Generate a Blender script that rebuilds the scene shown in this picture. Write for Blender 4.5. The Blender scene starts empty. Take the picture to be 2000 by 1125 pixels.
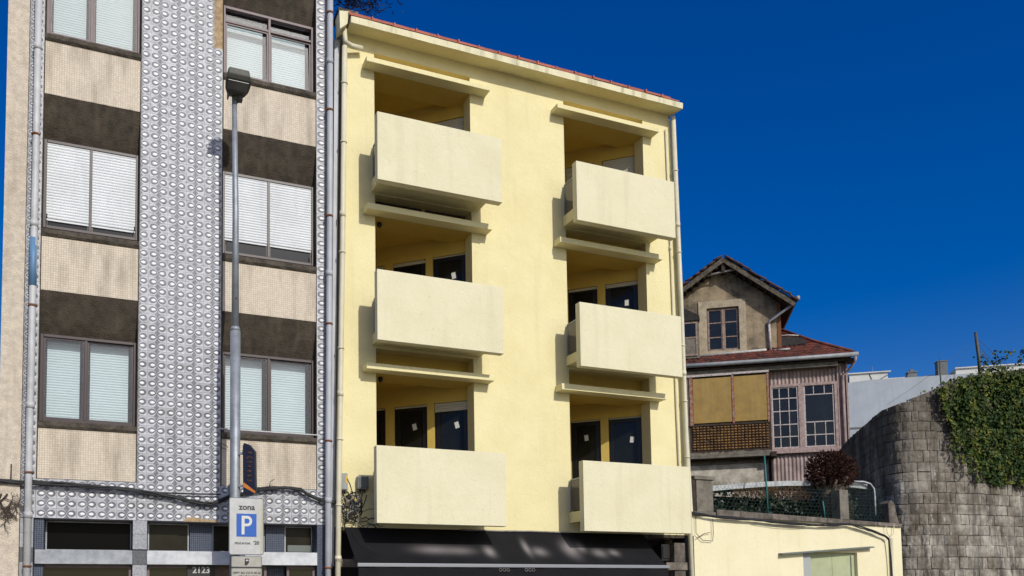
import bpy, math, random
from mathutils import Matrix, Vector, noise
random.seed(7)
SC = bpy.context.scene
COL = SC.collection

# ------------------------------------------------------------------ camera
CAM_H = 1.65
yaw, pitch, roll = -0.403064, 0.065457, -0.012533
cam_d = bpy.data.cameras.new('camera')
cam = bpy.data.objects.new('camera', cam_d); COL.objects.link(cam)
cam_d.sensor_width = 36.0; cam_d.sensor_fit = 'HORIZONTAL'
cam_d.lens = 30.236
cam_d.shift_x = 0.05263; cam_d.shift_y = 0.25317
cam_d.clip_end = 3000; cam_d.clip_start = 0.1
rz = Matrix.Rotation(yaw, 3, 'Z')
fwd = rz @ Vector((0, math.cos(pitch), math.sin(pitch)))
right = rz @ Vector((1, 0, 0)); up = right.cross(fwd)
r2 = right*math.cos(roll) + up*math.sin(roll)
u2 = -right*math.sin(roll) + up*math.cos(roll)
m = Matrix((r2, u2, -fwd)).transposed().to_4x4()
m.translation = Vector((0, 0, CAM_H))
cam.matrix_world = m
SC.camera = cam

# ------------------------------------------------------------------ sky, sun
SUN = Vector((-0.15, 1.0, -0.66)).normalized()      # direction the light travels
elev = math.asin(-SUN.z)
to_sun = -SUN
world = bpy.data.worlds.new('World'); SC.world = world; world.use_nodes = True
nt = world.node_tree; nt.nodes.clear()
sky = nt.nodes.new('ShaderNodeTexSky'); sky.sky_type = 'NISHITA'; sky.sun_disc = False
sky.sun_elevation = elev
sky.sun_rotation = math.atan2(to_sun.x, to_sun.y)
sky.altitude = 300; sky.air_density = 1.0; sky.dust_density = 2.4; sky.ozone_density = 3.5
hs = nt.nodes.new('ShaderNodeHueSaturation'); hs.inputs['Saturation'].default_value = 1.52; hs.inputs['Hue'].default_value = 0.520
bg = nt.nodes.new('ShaderNodeBackground'); bg.inputs[1].default_value = 0.108
out = nt.nodes.new('ShaderNodeOutputWorld')
nt.links.new(sky.outputs[0], hs.inputs['Color']); nt.links.new(hs.outputs[0], bg.inputs[0]); nt.links.new(bg.outputs[0], out.inputs[0])
sl = bpy.data.lights.new('sun', 'SUN'); so = bpy.data.objects.new('sun', sl); COL.objects.link(so)
sl.energy = 3.1; sl.angle = math.radians(0.5); sl.color = (1.0, 0.955, 0.87)
so.rotation_euler = SUN.to_track_quat('-Z', 'Y').to_euler()
SC.view_settings.view_transform = 'Standard'; SC.view_settings.look = 'None'
SC.view_settings.exposure = 0.0; SC.view_settings.gamma = 1.0; SC.view_settings.use_curve_mapping = False
SC.render.engine = 'CYCLES'

# ------------------------------------------------------------------ materials
def mat(name, col, rough=0.8, metal=0.0, noise_amt=0.0, nscale=3.0, col2=None, bump=0.0, bscale=40.0,
        streak=None, streak_amt=0.0, spec=0.4, rnd=0.0, detail=6.0):
    m = bpy.data.materials.new(name); m.use_nodes = True
    n = m.node_tree.nodes; L = m.node_tree.links
    b = n['Principled BSDF']
    b.inputs['Roughness'].default_value = rough; b.inputs['Metallic'].default_value = metal
    b.inputs['Specular IOR Level'].default_value = spec
    b.inputs['Base Color'].default_value = (*col, 1)
    tc = n.new('ShaderNodeTexCoord')
    last = None
    if noise_amt > 0 or col2:
        nz = n.new('ShaderNodeTexNoise'); nz.inputs['Scale'].default_value = nscale; nz.inputs['Detail'].default_value = detail
        nz.inputs['Roughness'].default_value = 0.65
        L.new(tc.outputs['Object'], nz.inputs['Vector'])
        cr = n.new('ShaderNodeValToRGB'); L.new(nz.outputs['Fac'], cr.inputs['Fac'])
        c2 = col2 if col2 else tuple(c*(1-noise_amt) for c in col)
        cr.color_ramp.elements[0].position = 0.36; cr.color_ramp.elements[0].color = (*c2, 1)
        cr.color_ramp.elements[1].position = 0.62; cr.color_ramp.elements[1].color = (*col, 1)
        last = cr.outputs['Color']
    if streak:
        mp = n.new('ShaderNodeMapping'); mp.inputs['Scale'].default_value = (7, 7, 0.55)
        L.new(tc.outputs['Object'], mp.inputs['Vector'])
        n2 = n.new('ShaderNodeTexNoise'); n2.inputs['Scale'].default_value = 1.0; n2.inputs['Detail'].default_value = 8
        L.new(mp.outputs[0], n2.inputs['Vector'])
        r = n.new('ShaderNodeValToRGB'); r.color_ramp.elements[0].position = 0.5; r.color_ramp.elements[0].color = (0, 0, 0, 1)
        r.color_ramp.elements[1].position = 0.78; r.color_ramp.elements[1].color = (streak_amt,)*3+(1,)
        L.new(n2.outputs['Fac'], r.inputs['Fac'])
        mx = n.new('ShaderNodeMixRGB'); L.new(r.outputs['Color'], mx.inputs['Fac'])
        if last: L.new(last, mx.inputs[1])
        else: mx.inputs[1].default_value = (*col, 1)
        mx.inputs[2].default_value = (*streak, 1); last = mx.outputs[0]
    if rnd > 0:
        oi = n.new('ShaderNodeObjectInfo'); mr = n.new('ShaderNodeMapRange')
        mr.inputs[3].default_value = 1-rnd; mr.inputs[4].default_value = 1+rnd
        L.new(oi.outputs['Random'], mr.inputs[0])
        hv = n.new('ShaderNodeHueSaturation'); L.new(mr.outputs[0], hv.inputs['Value'])
        if last: L.new(last, hv.inputs['Color'])
        else: hv.inputs['Color'].default_value = (*col, 1)
        last = hv.outputs[0]
    if last: L.new(last, b.inputs['Base Color'])
    if bump > 0:
        nb = n.new('ShaderNodeTexNoise'); nb.inputs['Scale'].default_value = bscale; nb.inputs['Detail'].default_value = 5
        L.new(tc.outputs['Object'], nb.inputs['Vector'])
        bp = n.new('ShaderNodeBump'); bp.inputs['Strength'].default_value = bump; bp.inputs['Distance'].default_value = 0.02
        L.new(nb.outputs['Fac'], bp.inputs['Height']); L.new(bp.outputs[0], b.inputs['Normal'])
    return m

def stucco(name, col, col2, stain=(0.35, 0.3, 0.18), crack=0.5):
    """painted render: mottled patches, fine trowel relief, hairline stains"""
    m = bpy.data.materials.new(name); m.use_nodes = True
    n = m.node_tree.nodes; L = m.node_tree.links; b = n['Principled BSDF']
    b.inputs['Roughness'].default_value = 0.85; b.inputs['Specular IOR Level'].default_value = 0.25
    tc = n.new('ShaderNodeTexCoord')
    def nz(s, d=6, dist=0.0, r=.6):
        x = n.new('ShaderNodeTexNoise'); x.inputs['Scale'].default_value = s; x.inputs['Detail'].default_value = d
        x.inputs['Distortion'].default_value = dist; x.inputs['Roughness'].default_value = r
        L.new(tc.outputs['Object'], x.inputs['Vector']); return x
    def ramp(src, p0, c0, p1, c1):
        r = n.new('ShaderNodeValToRGB'); L.new(src, r.inputs['Fac'])
        r.color_ramp.elements[0].position = p0; r.color_ramp.elements[0].color = (*c0, 1)
        r.color_ramp.elements[1].position = p1; r.color_ramp.elements[1].color = (*c1, 1); return r.outputs['Color']
    base = ramp(nz(1.6, 7).outputs['Fac'], .35, col2, .62, col)
    thin = ramp(nz(7.5, 9, 2.6, .72).outputs['Fac'], .60, (0, 0, 0), .72, (crack*.45,)*3)
    mx = n.new('ShaderNodeMixRGB'); L.new(thin, mx.inputs['Fac']); L.new(base, mx.inputs[1]); mx.inputs[2].default_value = (*stain, 1)
    mp = n.new('ShaderNodeMapping'); mp.inputs['Scale'].default_value = (5, 5, .35); L.new(tc.outputs['Object'], mp.inputs['Vector'])
    st = n.new('ShaderNodeTexNoise'); st.inputs['Scale'].default_value = 1; st.inputs['Detail'].default_value = 7; L.new(mp.outputs[0], st.inputs['Vector'])
    sr = ramp(st.outputs['Fac'], .55, (0, 0, 0), .8, (.22,)*3)
    m2 = n.new('ShaderNodeMixRGB'); L.new(sr, m2.inputs['Fac']); L.new(mx.outputs[0], m2.inputs[1]); m2.inputs[2].default_value = (*stain, 1)
    L.new(m2.outputs[0], b.inputs['Base Color'])
    bp = n.new('ShaderNodeBump'); bp.inputs['Strength'].default_value = .35; bp.inputs['Distance'].default_value = .012
    L.new(nz(9, 12, .9, .72).outputs['Fac'], bp.inputs['Height']); L.new(bp.outputs[0], b.inputs['Normal'])
    bp.inputs['Strength'].default_value = .55; bp.inputs['Distance'].default_value = .02
    return m

def grid_mat(name, cols, size, grout, rough=0.5, stain=None, stain_amt=0.0, sat_rnd=.15):
    """small mosaic tesserae"""
    m = bpy.data.materials.new(name); m.use_nodes = True
    n = m.node_tree.nodes; L = m.node_tree.links; b = n['Principled BSDF']; b.inputs['Roughness'].default_value = rough
    b.inputs['Specular IOR Level'].default_value = .3
    tc = n.new('ShaderNodeTexCoord'); sp = n.new('ShaderNodeSeparateXYZ'); cb = n.new('ShaderNodeCombineXYZ')
    L.new(tc.outputs['Object'], sp.inputs[0])
    ad = n.new('ShaderNodeMath'); ad.operation = 'ADD'; L.new(sp.outputs['X'], ad.inputs[0]); L.new(sp.outputs['Y'], ad.inputs[1])
    L.new(ad.outputs[0], cb.inputs['X']); L.new(sp.outputs['Z'], cb.inputs['Y'])
    br = n.new('ShaderNodeTexBrick'); br.offset = 0.0; br.squash = 1.0
    br.inputs['Scale'].default_value = 1.0; br.inputs['Brick Width'].default_value = size; br.inputs['Row Height'].default_value = size
    br.inputs['Mortar Size'].default_value = size*.09; br.inputs['Mortar Smooth'].default_value = .2; br.inputs['Bias'].default_value = 0
    br.inputs['Color1'].default_value = (*cols[0], 1); br.inputs['Color2'].default_value = (*cols[1], 1); br.inputs['Mortar'].default_value = (*grout, 1)
    L.new(cb.outputs[0], br.inputs['Vector'])
    last = br.outputs['Color']
    if stain:
        mp = n.new('ShaderNodeMapping'); mp.inputs['Scale'].default_value = (5, 5, 1.1); L.new(tc.outputs['Object'], mp.inputs['Vector'])
        st = n.new('ShaderNodeTexNoise'); st.inputs['Scale'].default_value = 1; st.inputs['Detail'].default_value = 7; L.new(mp.outputs[0], st.inputs['Vector'])
        r = n.new('ShaderNodeValToRGB'); L.new(st.outputs['Fac'], r.inputs['Fac'])
        r.color_ramp.elements[0].position = .45; r.color_ramp.elements[0].color = (0, 0, 0, 1)
        r.color_ramp.elements[1].position = .75; r.color_ramp.elements[1].color = (stain_amt,)*3+(1,)
        mx = n.new('ShaderNodeMixRGB'); L.new(r.outputs[0], mx.inputs['Fac']); L.new(last, mx.inputs[1]); mx.inputs[2].default_value = (*stain, 1); last = mx.outputs[0]
    L.new(last, b.inputs['Base Color'])
    bp = n.new('ShaderNodeBump'); bp.inputs['Strength'].default_value = .5; bp.inputs['Distance'].default_value = .004; bp.invert = True
    L.new(br.outputs['Fac'], bp.inputs['Height']); L.new(bp.outputs[0], b.inputs['Normal'])
    return m

def glass_clear(name, tint=(.94, .97, .98)):
    m = bpy.data.materials.new(name); m.use_nodes = True
    n = m.node_tree.nodes; L = m.node_tree.links; n.clear()
    o = n.new('ShaderNodeOutputMaterial'); t = n.new('ShaderNodeBsdfTransparent'); t.inputs[0].default_value = (*tint, 1)
    g = n.new('ShaderNodeBsdfGlossy'); g.inputs['Roughness'].default_value = 0
    f = n.new('ShaderNodeFresnel'); f.inputs['IOR'].default_value = 1.55
    mx = n.new('ShaderNodeMixShader'); L.new(f.outputs[0], mx.inputs[0]); L.new(t.outputs[0], mx.inputs[1]); L.new(g.outputs[0], mx.inputs[2])
    L.new(mx.outputs[0], o.inputs[0]); return m

YEL = (.765, .695, .40); YEL2 = (.72, .645, .355)
M = {}
M['stucco'] = stucco('yellow_render', YEL, YEL2, (.47, .40, .22), 1.1)
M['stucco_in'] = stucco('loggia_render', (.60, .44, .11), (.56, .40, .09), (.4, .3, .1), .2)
M['panel'] = stucco('pale_cream_render', (.72, .68, .475), (.68, .635, .43), (.40, .35, .22), 1.3)
M['garden_render'] = stucco('cream_garden_wall_render', (.78, .72, .49), (.74, .68, .44), (.45, .37, .22), .5)
M['cornice'] = mat('cornice_paint', (.76, .71, .48), .85, noise_amt=.1, nscale=5, streak=(.2, .18, .12), streak_amt=.75, bump=.2)
M['pipe_white'] = mat('white_painted_pipe', (.55, .56, .56), .5, noise_amt=.25, nscale=3, streak=(.25, .22, .18), streak_amt=.5)
M['pipe_cream'] = mat('cream_painted_pipe', (.66, .62, .46), .5, noise_amt=.15, nscale=3, streak=(.3, .26, .15), streak_amt=.3)
M['pipe_blue'] = mat('bluish_grey_pipe', (.44, .46, .50), .5, noise_amt=.2, nscale=2)
M['blue_paint'] = mat('blue_pipe_sleeve', (.12, .25, .42), .5, noise_amt=.2, nscale=3)
M['rust'] = mat('rusty_clip', (.22, .09, .04), .9, noise_amt=.4, nscale=20)
M['clay'] = mat('red_roof_tile', (.42, .13, .08), .8, noise_amt=.35, nscale=6, rnd=.2)
M['clay_old'] = mat('weathered_clay_tile', (.20, .055, .035), .9, col2=(.045, .028, .022), nscale=4, bump=.4, rnd=.2)
M['mosaic'] = grid_mat('beige_mosaic', ((.65, .58, .47), (.56, .49, .385)), .035, (.43, .36, .27), .6, (.16, .12, .08), .55)
M['navy_mosaic'] = grid_mat('navy_mosaic', ((.035, .045, .085), (.02, .028, .055)), .03, (.15, .17, .2), .5)
M['beige_rough'] = mat('beige_pebbledash', (.64, .56, .45), .95, noise_amt=.25, nscale=10, bump=.8, bscale=60, streak=(.3, .24, .17), streak_amt=.4)
M['beige_wall'] = mat('old_beige_render', (.70, .56, .37), .9, noise_amt=.3, nscale=2.5, bump=.5, bscale=25, streak=(.25, .18, .1), streak_amt=.5)
M['concrete_dark'] = mat('black_weathered_concrete', (.066, .052, .037), .95, col2=(.036, .029, .021), nscale=7, bump=.9, bscale=45, streak=(.12, .1, .07), streak_amt=.5)
M['concrete_sill'] = mat('stained_concrete_sill', (.10, .085, .065), .95, col2=(.045, .038, .03), nscale=9, bump=.7, bscale=40)
M['tile_base'] = mat('glazed_tile_white', (.52, .53, .56), .5, noise_amt=.4, nscale=14, rnd=.12, spec=.25)
M['tile_ring'] = mat('glazed_tile_dark_grey', (.075, .08, .09), .5, noise_amt=.4, nscale=20, rnd=.25, spec=.25)
M['tile_mid'] = mat('glazed_tile_mid_grey', (.24, .25, .285), .5, noise_amt=.4, nscale=16, rnd=.25, spec=.25)
M['tile_drop'] = mat('glazed_tile_bright_white', (.76, .76, .76), .4, spec=.3)
M['grout'] = mat('tile_grout', (.30, .30, .31), .9, noise_amt=.3, nscale=8)
M['scar'] = mat('mortar_where_tiles_fell', (.45, .34, .2), .95, col2=(.28, .2, .12), nscale=14, bump=.8)
M['frame_brown'] = mat('dark_brown_aluminium', (.045, .03, .032), .4, noise_amt=.2, nscale=6)
M['frame_grey'] = mat('worn_grey_brown_frame', (.16, .12, .125), .5, noise_amt=.2, nscale=6)
M['shutter'] = mat('white_roller_shutter', (.70, .73, .75), .6, noise_amt=.1, nscale=2, streak=(.4, .4, .4), streak_amt=.35)
M['blind'] = mat('white_blind', (.62, .67, .69), .7, noise_amt=.05, nscale=2)
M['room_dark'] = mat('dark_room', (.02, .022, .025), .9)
M['glass'] = glass_clear('window_glass')
M['glass_dark'] = mat('dark_window_glass', (.012, .013, .012), .12, spec=.28, noise_amt=.3, nscale=1.2)
M['glass_blue'] = mat('old_blue_window_glass', (.012, .016, .022), .14, spec=.32, noise_amt=.5, nscale=1.6)
M['glass_deep'] = mat('black_void_glass', (.004, .004, .004), .3, spec=.05)
M['glass_brown'] = mat('brown_reflecting_glass', (.022, .019, .012), .3, spec=.15, noise_amt=.5, nscale=2)
M['glass_smoked'] = mat('smoked_glass_panel', (.10, .085, .07), .08, spec=.6)
M['black_frame'] = mat('black_door_frame', (.010, .010, .012), .35)
M['paper'] = mat('paper_sticker', (.60, .60, .56), .7)
M['slat'] = mat('beige_grey_roller_shutter', (.46, .44, .36), .6)
M['marble'] = mat('white_grey_marble', (.60, .62, .64), .35, col2=(.38, .40, .43), nscale=4, detail=10, streak=(.4, .4, .42), streak_amt=.3)
M['marble_dark'] = mat('grey_marble', (.36, .38, .40), .4, col2=(.22, .24, .27), nscale=5, detail=10)
M['stone_block'] = mat('speckled_grey_stone_block', (.42, .43, .45), .7, col2=(.26, .27, .29), nscale=30, rnd=.15, bump=.3)
M['stone_block_dark'] = mat('dark_grey_stone_block', (.13, .14, .15), .7, col2=(.08, .085, .09), nscale=30, bump=.3)
M['granite'] = mat('weathered_granite', (.20, .17, .14), .95, col2=(.09, .08, .065), nscale=6, bump=.7, bscale=30, rnd=.25, streak=(.05, .045, .04), streak_amt=.5)
M['granite_wall'] = mat('retaining_wall_stone', (.42, .39, .335), .95, col2=(.13, .112, .085), nscale=2.0, bump=1.0, bscale=16, rnd=.16, streak=(.05, .042, .034), streak_amt=.85, detail=10)
def wall_stains_and_dark_top(m):
    """broad run-off stains that cross the joints: black streaks, brown patches; tone darkens towards the top"""
    n = m.node_tree.nodes; L = m.node_tree.links; b = n['Principled BSDF']
    src = b.inputs['Base Color'].links[0].from_socket
    tc = n.new('ShaderNodeTexCoord')
    def layer(src, sc, p0, p1, amt, col):
        mp = n.new('ShaderNodeMapping'); mp.inputs['Scale'].default_value = sc; L.new(tc.outputs['Object'], mp.inputs['Vector'])
        nz = n.new('ShaderNodeTexNoise'); nz.inputs['Scale'].default_value = 1; nz.inputs['Detail'].default_value = 9; nz.inputs['Roughness'].default_value = .65
        L.new(mp.outputs[0], nz.inputs['Vector'])
        r = n.new('ShaderNodeValToRGB'); L.new(nz.outputs['Fac'], r.inputs['Fac'])
        r.color_ramp.elements[0].position = p0; r.color_ramp.elements[0].color = (0, 0, 0, 1)
        r.color_ramp.elements[1].position = p1; r.color_ramp.elements[1].color = (amt,)*3+(1,)
        mx = n.new('ShaderNodeMixRGB'); L.new(r.outputs[0], mx.inputs[0]); L.new(src, mx.inputs[1]); mx.inputs[2].default_value = (*col, 1)
        return mx.outputs[0]
    o = layer(src, (2.6, 2.6, .32), .46, .64, .86, (.05, .042, .034))
    o = layer(o, (.9, .9, .7), .52, .70, .6, (.13, .095, .055))
    o = layer(o, (7, 7, 3), .57, .69, .7, (.48, .46, .42))
    # darker towards the wall head: noise edge about two metres below the top
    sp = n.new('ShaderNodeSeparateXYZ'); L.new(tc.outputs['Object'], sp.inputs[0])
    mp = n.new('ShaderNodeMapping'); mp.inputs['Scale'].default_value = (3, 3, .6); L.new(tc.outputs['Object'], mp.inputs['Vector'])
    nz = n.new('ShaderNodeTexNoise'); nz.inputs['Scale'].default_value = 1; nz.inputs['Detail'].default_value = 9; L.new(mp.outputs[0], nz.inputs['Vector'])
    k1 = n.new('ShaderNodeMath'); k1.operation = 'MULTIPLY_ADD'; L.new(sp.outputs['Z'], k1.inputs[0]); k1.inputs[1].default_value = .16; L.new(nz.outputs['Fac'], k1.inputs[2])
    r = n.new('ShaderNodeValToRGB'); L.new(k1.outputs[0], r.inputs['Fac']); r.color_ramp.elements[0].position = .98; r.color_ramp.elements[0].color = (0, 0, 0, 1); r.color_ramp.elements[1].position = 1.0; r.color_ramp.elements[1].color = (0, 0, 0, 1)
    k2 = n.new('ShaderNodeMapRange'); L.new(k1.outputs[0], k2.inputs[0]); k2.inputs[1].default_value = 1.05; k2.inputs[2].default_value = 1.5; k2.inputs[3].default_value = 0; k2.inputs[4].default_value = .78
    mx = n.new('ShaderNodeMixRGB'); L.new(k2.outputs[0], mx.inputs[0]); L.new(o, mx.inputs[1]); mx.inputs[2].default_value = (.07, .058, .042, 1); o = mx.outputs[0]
    L.new(o, b.inputs['Base Color'])
wall_stains_and_dark_top(M['granite_wall'])
M['mortar'] = mat('dark_mortar', (.05, .045, .04), .98, noise_amt=.4, nscale=12)
M['steel'] = mat('galvanised_steel', (.33, .36, .39), .55, metal=.45, noise_amt=.25, nscale=8, streak=(.15, .15, .15), streak_amt=.4)
M['lamp_grey'] = mat('dark_grey_lamp_body', (.085, .085, .07), .6, noise_amt=.25, nscale=9)
M['lamp_lens'] = mat('dusty_lamp_lens', (.10, .10, .085), .3, noise_amt=.2, nscale=9)
M['sign_white'] = mat('sign_grey_white', (.50, .51, .50), .45, noise_amt=.15, nscale=6, streak=(.33, .30, .15), streak_amt=.8)
M['sign_dirty'] = mat('dirty_sign_plate', (.40, .39, .34), .5, noise_amt=.2, nscale=6, streak=(.2, .17, .09), streak_amt=.7)
M['sign_edge'] = mat('sign_edge_grey', (.13, .14, .15), .5)
M['sign_blue'] = mat('parking_sign_blue', (.012, .10, .42), .4, noise_amt=.1, nscale=8)
M['ink'] = mat('black_sign_ink', (.02, .02, .02), .5)
M['navy'] = mat('navy_sign_face', (.014, .017, .035), .4, noise_amt=.3, nscale=6)
M['green_edge'] = mat('dark_green_sign_edge', (.02, .07, .06), .5)
M['orange'] = mat('orange_sign_trim', (.60, .20, .04), .5, noise_amt=.2, nscale=20)
M['orange_ink'] = mat('orange_worn_print', (.24, .09, .04), .6, noise_amt=.5, nscale=30)
M['black'] = mat('black_plastic', (.014, .014, .015), .55)
M['cable'] = mat('black_cable', (.016, .016, .018), .6, noise_amt=.3, nscale=8)
M['cable_grey'] = mat('grey_cable', (.30, .28, .25), .6, noise_amt=.4, nscale=12)
M['awning'] = None
M['bar'] = mat('silver_awning_bar', (.26, .27, .29), .45, metal=.3)
M['box_grey'] = mat('grey_junction_box', (.30, .31, .30), .55, noise_amt=.2, nscale=8)
M['box_dark'] = mat('dark_junction_box', (.12, .13, .13), .5, noise_amt=.2, nscale=8)
M['yellow_label'] = mat('yellow_warning_label', (.55, .36, .05), .6)
M['wood'] = mat('old_brown_wood', (.16, .11, .075), .8, noise_amt=.4, nscale=12)
M['wood_pale'] = mat('flaking_brown_frame', (.33, .25, .20), .8, col2=(.15, .10, .08), nscale=14)
M['white_flake'] = mat('flaking_white_paint', (.60, .56, .54), .8, col2=(.25, .2, .18), nscale=22)
M['barge'] = mat('rotten_grey_barge_board', (.13, .11, .08), .95, col2=(.05, .042, .032), nscale=9)
M['tile_edge'] = mat('blackened_tile_edge', (.11, .05, .035), .95, col2=(.03, .024, .02), nscale=7, bump=.4)
M['rust_frame'] = mat('rusty_board_frame', (.26, .07, .04), .85, col2=(.33, .25, .2), nscale=9)
M['render_old'] = mat('old_grey_brown_render', (.33, .26, .165), .95, col2=(.10, .082, .06), nscale=1.8, bump=.7, bscale=14, streak=(.06, .055, .045), streak_amt=.6, detail=9)
M['surround'] = mat('window_surround_stone', (.44, .37, .26), .95, noise_amt=.35, nscale=6, bump=.3)
M['pink'] = mat('pink_corrugated_sheet', (.43, .335, .305), .8, col2=(.26, .20, .18), nscale=3, streak=(.12, .09, .08), streak_amt=.75)
M['pink_wood'] = mat('pink_painted_wood', (.42, .31, .285), .8, noise_amt=.4, nscale=9)
M['board_yellow'] = mat('yellowed_panel_sheet', (.33, .215, .055), .7, col2=(.26, .165, .045), nscale=3, bump=.3, bscale=8, streak=(.42, .33, .16), streak_amt=.3, detail=9)
M['basket'] = mat('brown_ceramic_screen', (.38, .21, .07), .5, col2=(.10, .06, .03), nscale=5, detail=8)
M['dark_wood'] = mat('dark_rotten_timber', (.05, .035, .025), .9, noise_amt=.4, nscale=8)
M['plaster_white'] = mat('peeling_white_plaster', (.56, .52, .44), .95, col2=(.27, .24, .18), nscale=2.6, bump=.5, detail=10)
M['concrete_old'] = mat('old_concrete', (.20, .18, .145), .95, col2=(.11, .10, .08), nscale=5, bump=.5)
M['gutter'] = mat('grey_zinc_gutter', (.30, .32, .33), .5, noise_amt=.25, nscale=7)
M['flashing'] = mat('pale_lead_flashing', (.52, .52, .50), .7, noise_amt=.3, nscale=6)
M['felt'] = mat('black_roof_felt', (.03, .027, .025), .95, noise_amt=.4, nscale=6)
M['grey_paint'] = mat('pale_grey_painted_wall', (.40, .44, .48), .9, noise_amt=.12, nscale=1.2, streak=(.27, .3, .33), streak_amt=.5)
M['white_far'] = mat('off_white_far_wall', (.60, .60, .56), .9, noise_amt=.12, nscale=1.5)
M['far_grey'] = mat('far_dark_grey_wall', (.16, .17, .17), .9, noise_amt=.2, nscale=2)
M['green_shutter'] = mat('sage_green_shutter', (.40, .44, .26), .6, noise_amt=.15, nscale=4)
M['green_dark'] = mat('green_grey_lintel', (.13, .15, .14), .6)
M['door_jamb'] = mat('pale_grey_jamb', (.35, .37, .36), .6)
M['teal'] = mat('teal_fence_post', (.02, .14, .13), .5)
M['wire'] = mat('green_wire_mesh', (.03, .08, .065), .6)
M['rail'] = mat('white_painted_lip', (.52, .55, .55), .6, col2=(.32, .34, .34), nscale=9, streak=(.2, .19, .17), streak_amt=.5)
M['bark'] = mat('grey_brown_bark', (.13, .10, .075), .95, noise_amt=.4, nscale=14, bump=.8, bscale=20)
M['leaf_red'] = mat('red_brown_foliage', (.13, .035, .022), .75, col2=(.06, .02, .015), nscale=7)
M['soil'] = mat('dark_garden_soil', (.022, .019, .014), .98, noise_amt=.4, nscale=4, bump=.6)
M['bush'] = mat('dark_green_hedge', (.035, .06, .022), .8, col2=(.018, .028, .012), nscale=3)
M['bush_dry'] = mat('dry_orange_stems', (.17, .085, .03), .9, noise_amt=.4, nscale=6)
M['dry'] = mat('dry_brown_scrub', (.06, .045, .035), .95, noise_amt=.4, nscale=9)
M['asphalt'] = mat('road_asphalt', (.06, .06, .06), .9, noise_amt=.2, nscale=20, bump=.3)
M['paving'] = mat('grey_limestone_paving', (.24, .22, .18), .85, noise_amt=.2, nscale=6, bump=.2)
M['kerb'] = mat('granite_kerb', (.3, .29, .27), .85, noise_amt=.2, nscale=20)
M['paint_white'] = mat('road_paint', (.7, .7, .7), .7)

def awning_mat():
    m = bpy.data.materials.new('dark_grey_awning_fabric'); m.use_nodes = True
    n = m.node_tree.nodes; L = m.node_tree.links; b = n['Principled BSDF']; b.inputs['Roughness'].default_value = .85; b.inputs['Specular IOR Level'].default_value = .12
    tc = n.new('ShaderNodeTexCoord')
    nz = n.new('ShaderNodeTexNoise'); nz.inputs['Scale'].default_value = 2.5; nz.inputs['Detail'].default_value = 6
    L.new(tc.outputs['Object'], nz.inputs['Vector'])
    cr = n.new('ShaderNodeValToRGB'); cr.color_ramp.elements[0].color = (.007, .007, .008, 1); cr.color_ramp.elements[1].color = (.017, .017, .019, 1)
    L.new(nz.outputs['Fac'], cr.inputs['Fac'])
    last = cr.outputs[0]
    # soft worn pale print, as blurred in the photograph (X centre, Z centre, half width, half height, strength)
    sp = n.new('ShaderNodeSeparateXYZ'); L.new(tc.outputs['Object'], sp.inputs[0])
    def mth(op, a, b_=None):
        x = n.new('ShaderNodeMath'); x.operation = op
        for i, v in enumerate((a, b_)):
            if v is None: continue
            if isinstance(v, (int, float)): x.inputs[i].default_value = v
            else: L.new(v, x.inputs[i])
        return x.outputs[0]
    for cx, cz, hw, hh, s in ((5.35, 2.57, .38, .085, .30), (5.85, 2.56, .28, .08, .22), (6.38, 2.55, .11, .10, .42),
                              (7.15, 2.63, .07, .15, .36), (7.38, 2.56, .16, .09, .30),
                              (8.05, 2.62, .17, .17, .38), (8.30, 2.66, .10, .10, .3), (8.62, 2.55, .16, .09, .30), (8.95, 2.56, .12, .07, .3)):
        dx = mth('DIVIDE', mth('SUBTRACT', sp.outputs['X'], cx), hw); dz = mth('DIVIDE', mth('SUBTRACT', sp.outputs['Z'], cz), hh)
        d = mth('ADD', mth('MULTIPLY', dx, dx), mth('MULTIPLY', dz, dz))
        g = mth('MULTIPLY', mth('POWER', 2.718, mth('MULTIPLY', d, -1.3)), s)
        mx = n.new('ShaderNodeMixRGB'); L.new(g, mx.inputs[0]); L.new(last, mx.inputs[1]); mx.inputs[2].default_value = (.50, .46, .45, 1); last = mx.outputs[0]
    L.new(last, b.inputs['Base Color'])
    bp = n.new('ShaderNodeBump'); bp.inputs['Strength'].default_value = .25; L.new(nz.outputs['Fac'], bp.inputs['Height']); L.new(bp.outputs[0], b.inputs['Normal'])
    return m
M['awning'] = awning_mat()

def leaf_mat(name, c1, c2, c3, rough=.5, spec=.45, scale=2.2):
    m = bpy.data.materials.new(name); m.use_nodes = True
    n = m.node_tree.nodes; L = m.node_tree.links; b = n['Principled BSDF']
    b.inputs['Roughness'].default_value = rough; b.inputs['Specular IOR Level'].default_value = spec
    tc = n.new('ShaderNodeTexCoord'); nz = n.new('ShaderNodeTexNoise'); nz.inputs['Scale'].default_value = scale; nz.inputs['Detail'].default_value = 9; nz.inputs['Roughness'].default_value = .8
    L.new(tc.outputs['Object'], nz.inputs['Vector'])
    cr = n.new('ShaderNodeValToRGB'); L.new(nz.outputs['Fac'], cr.inputs['Fac'])
    e = cr.color_ramp.elements; e[0].position = .38; e[0].color = (*c1, 1); e[1].position = .64; e[1].color = (*c3, 1)
    k = e.new(.5); k.color = (*c2, 1)
    L.new(cr.outputs[0], b.inputs['Base Color'])
    return m
M['ivy'] = leaf_mat('ivy_leaves', (.008, .022, .004), (.030, .060, .010), (.20, .20, .035), scale=4.5, spec=.18, rough=.6)
M['hedge_leaf'] = leaf_mat('hedge_leaves', (.005, .012, .006), (.010, .022, .010), (.04, .045, .012))  # the leaf colours themselves are a very dark green
M['red_leaf'] = leaf_mat('red_tree_twigs', (.022, .012, .009), (.06, .026, .017), (.115, .05, .03), .8, .2, 7)

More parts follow.
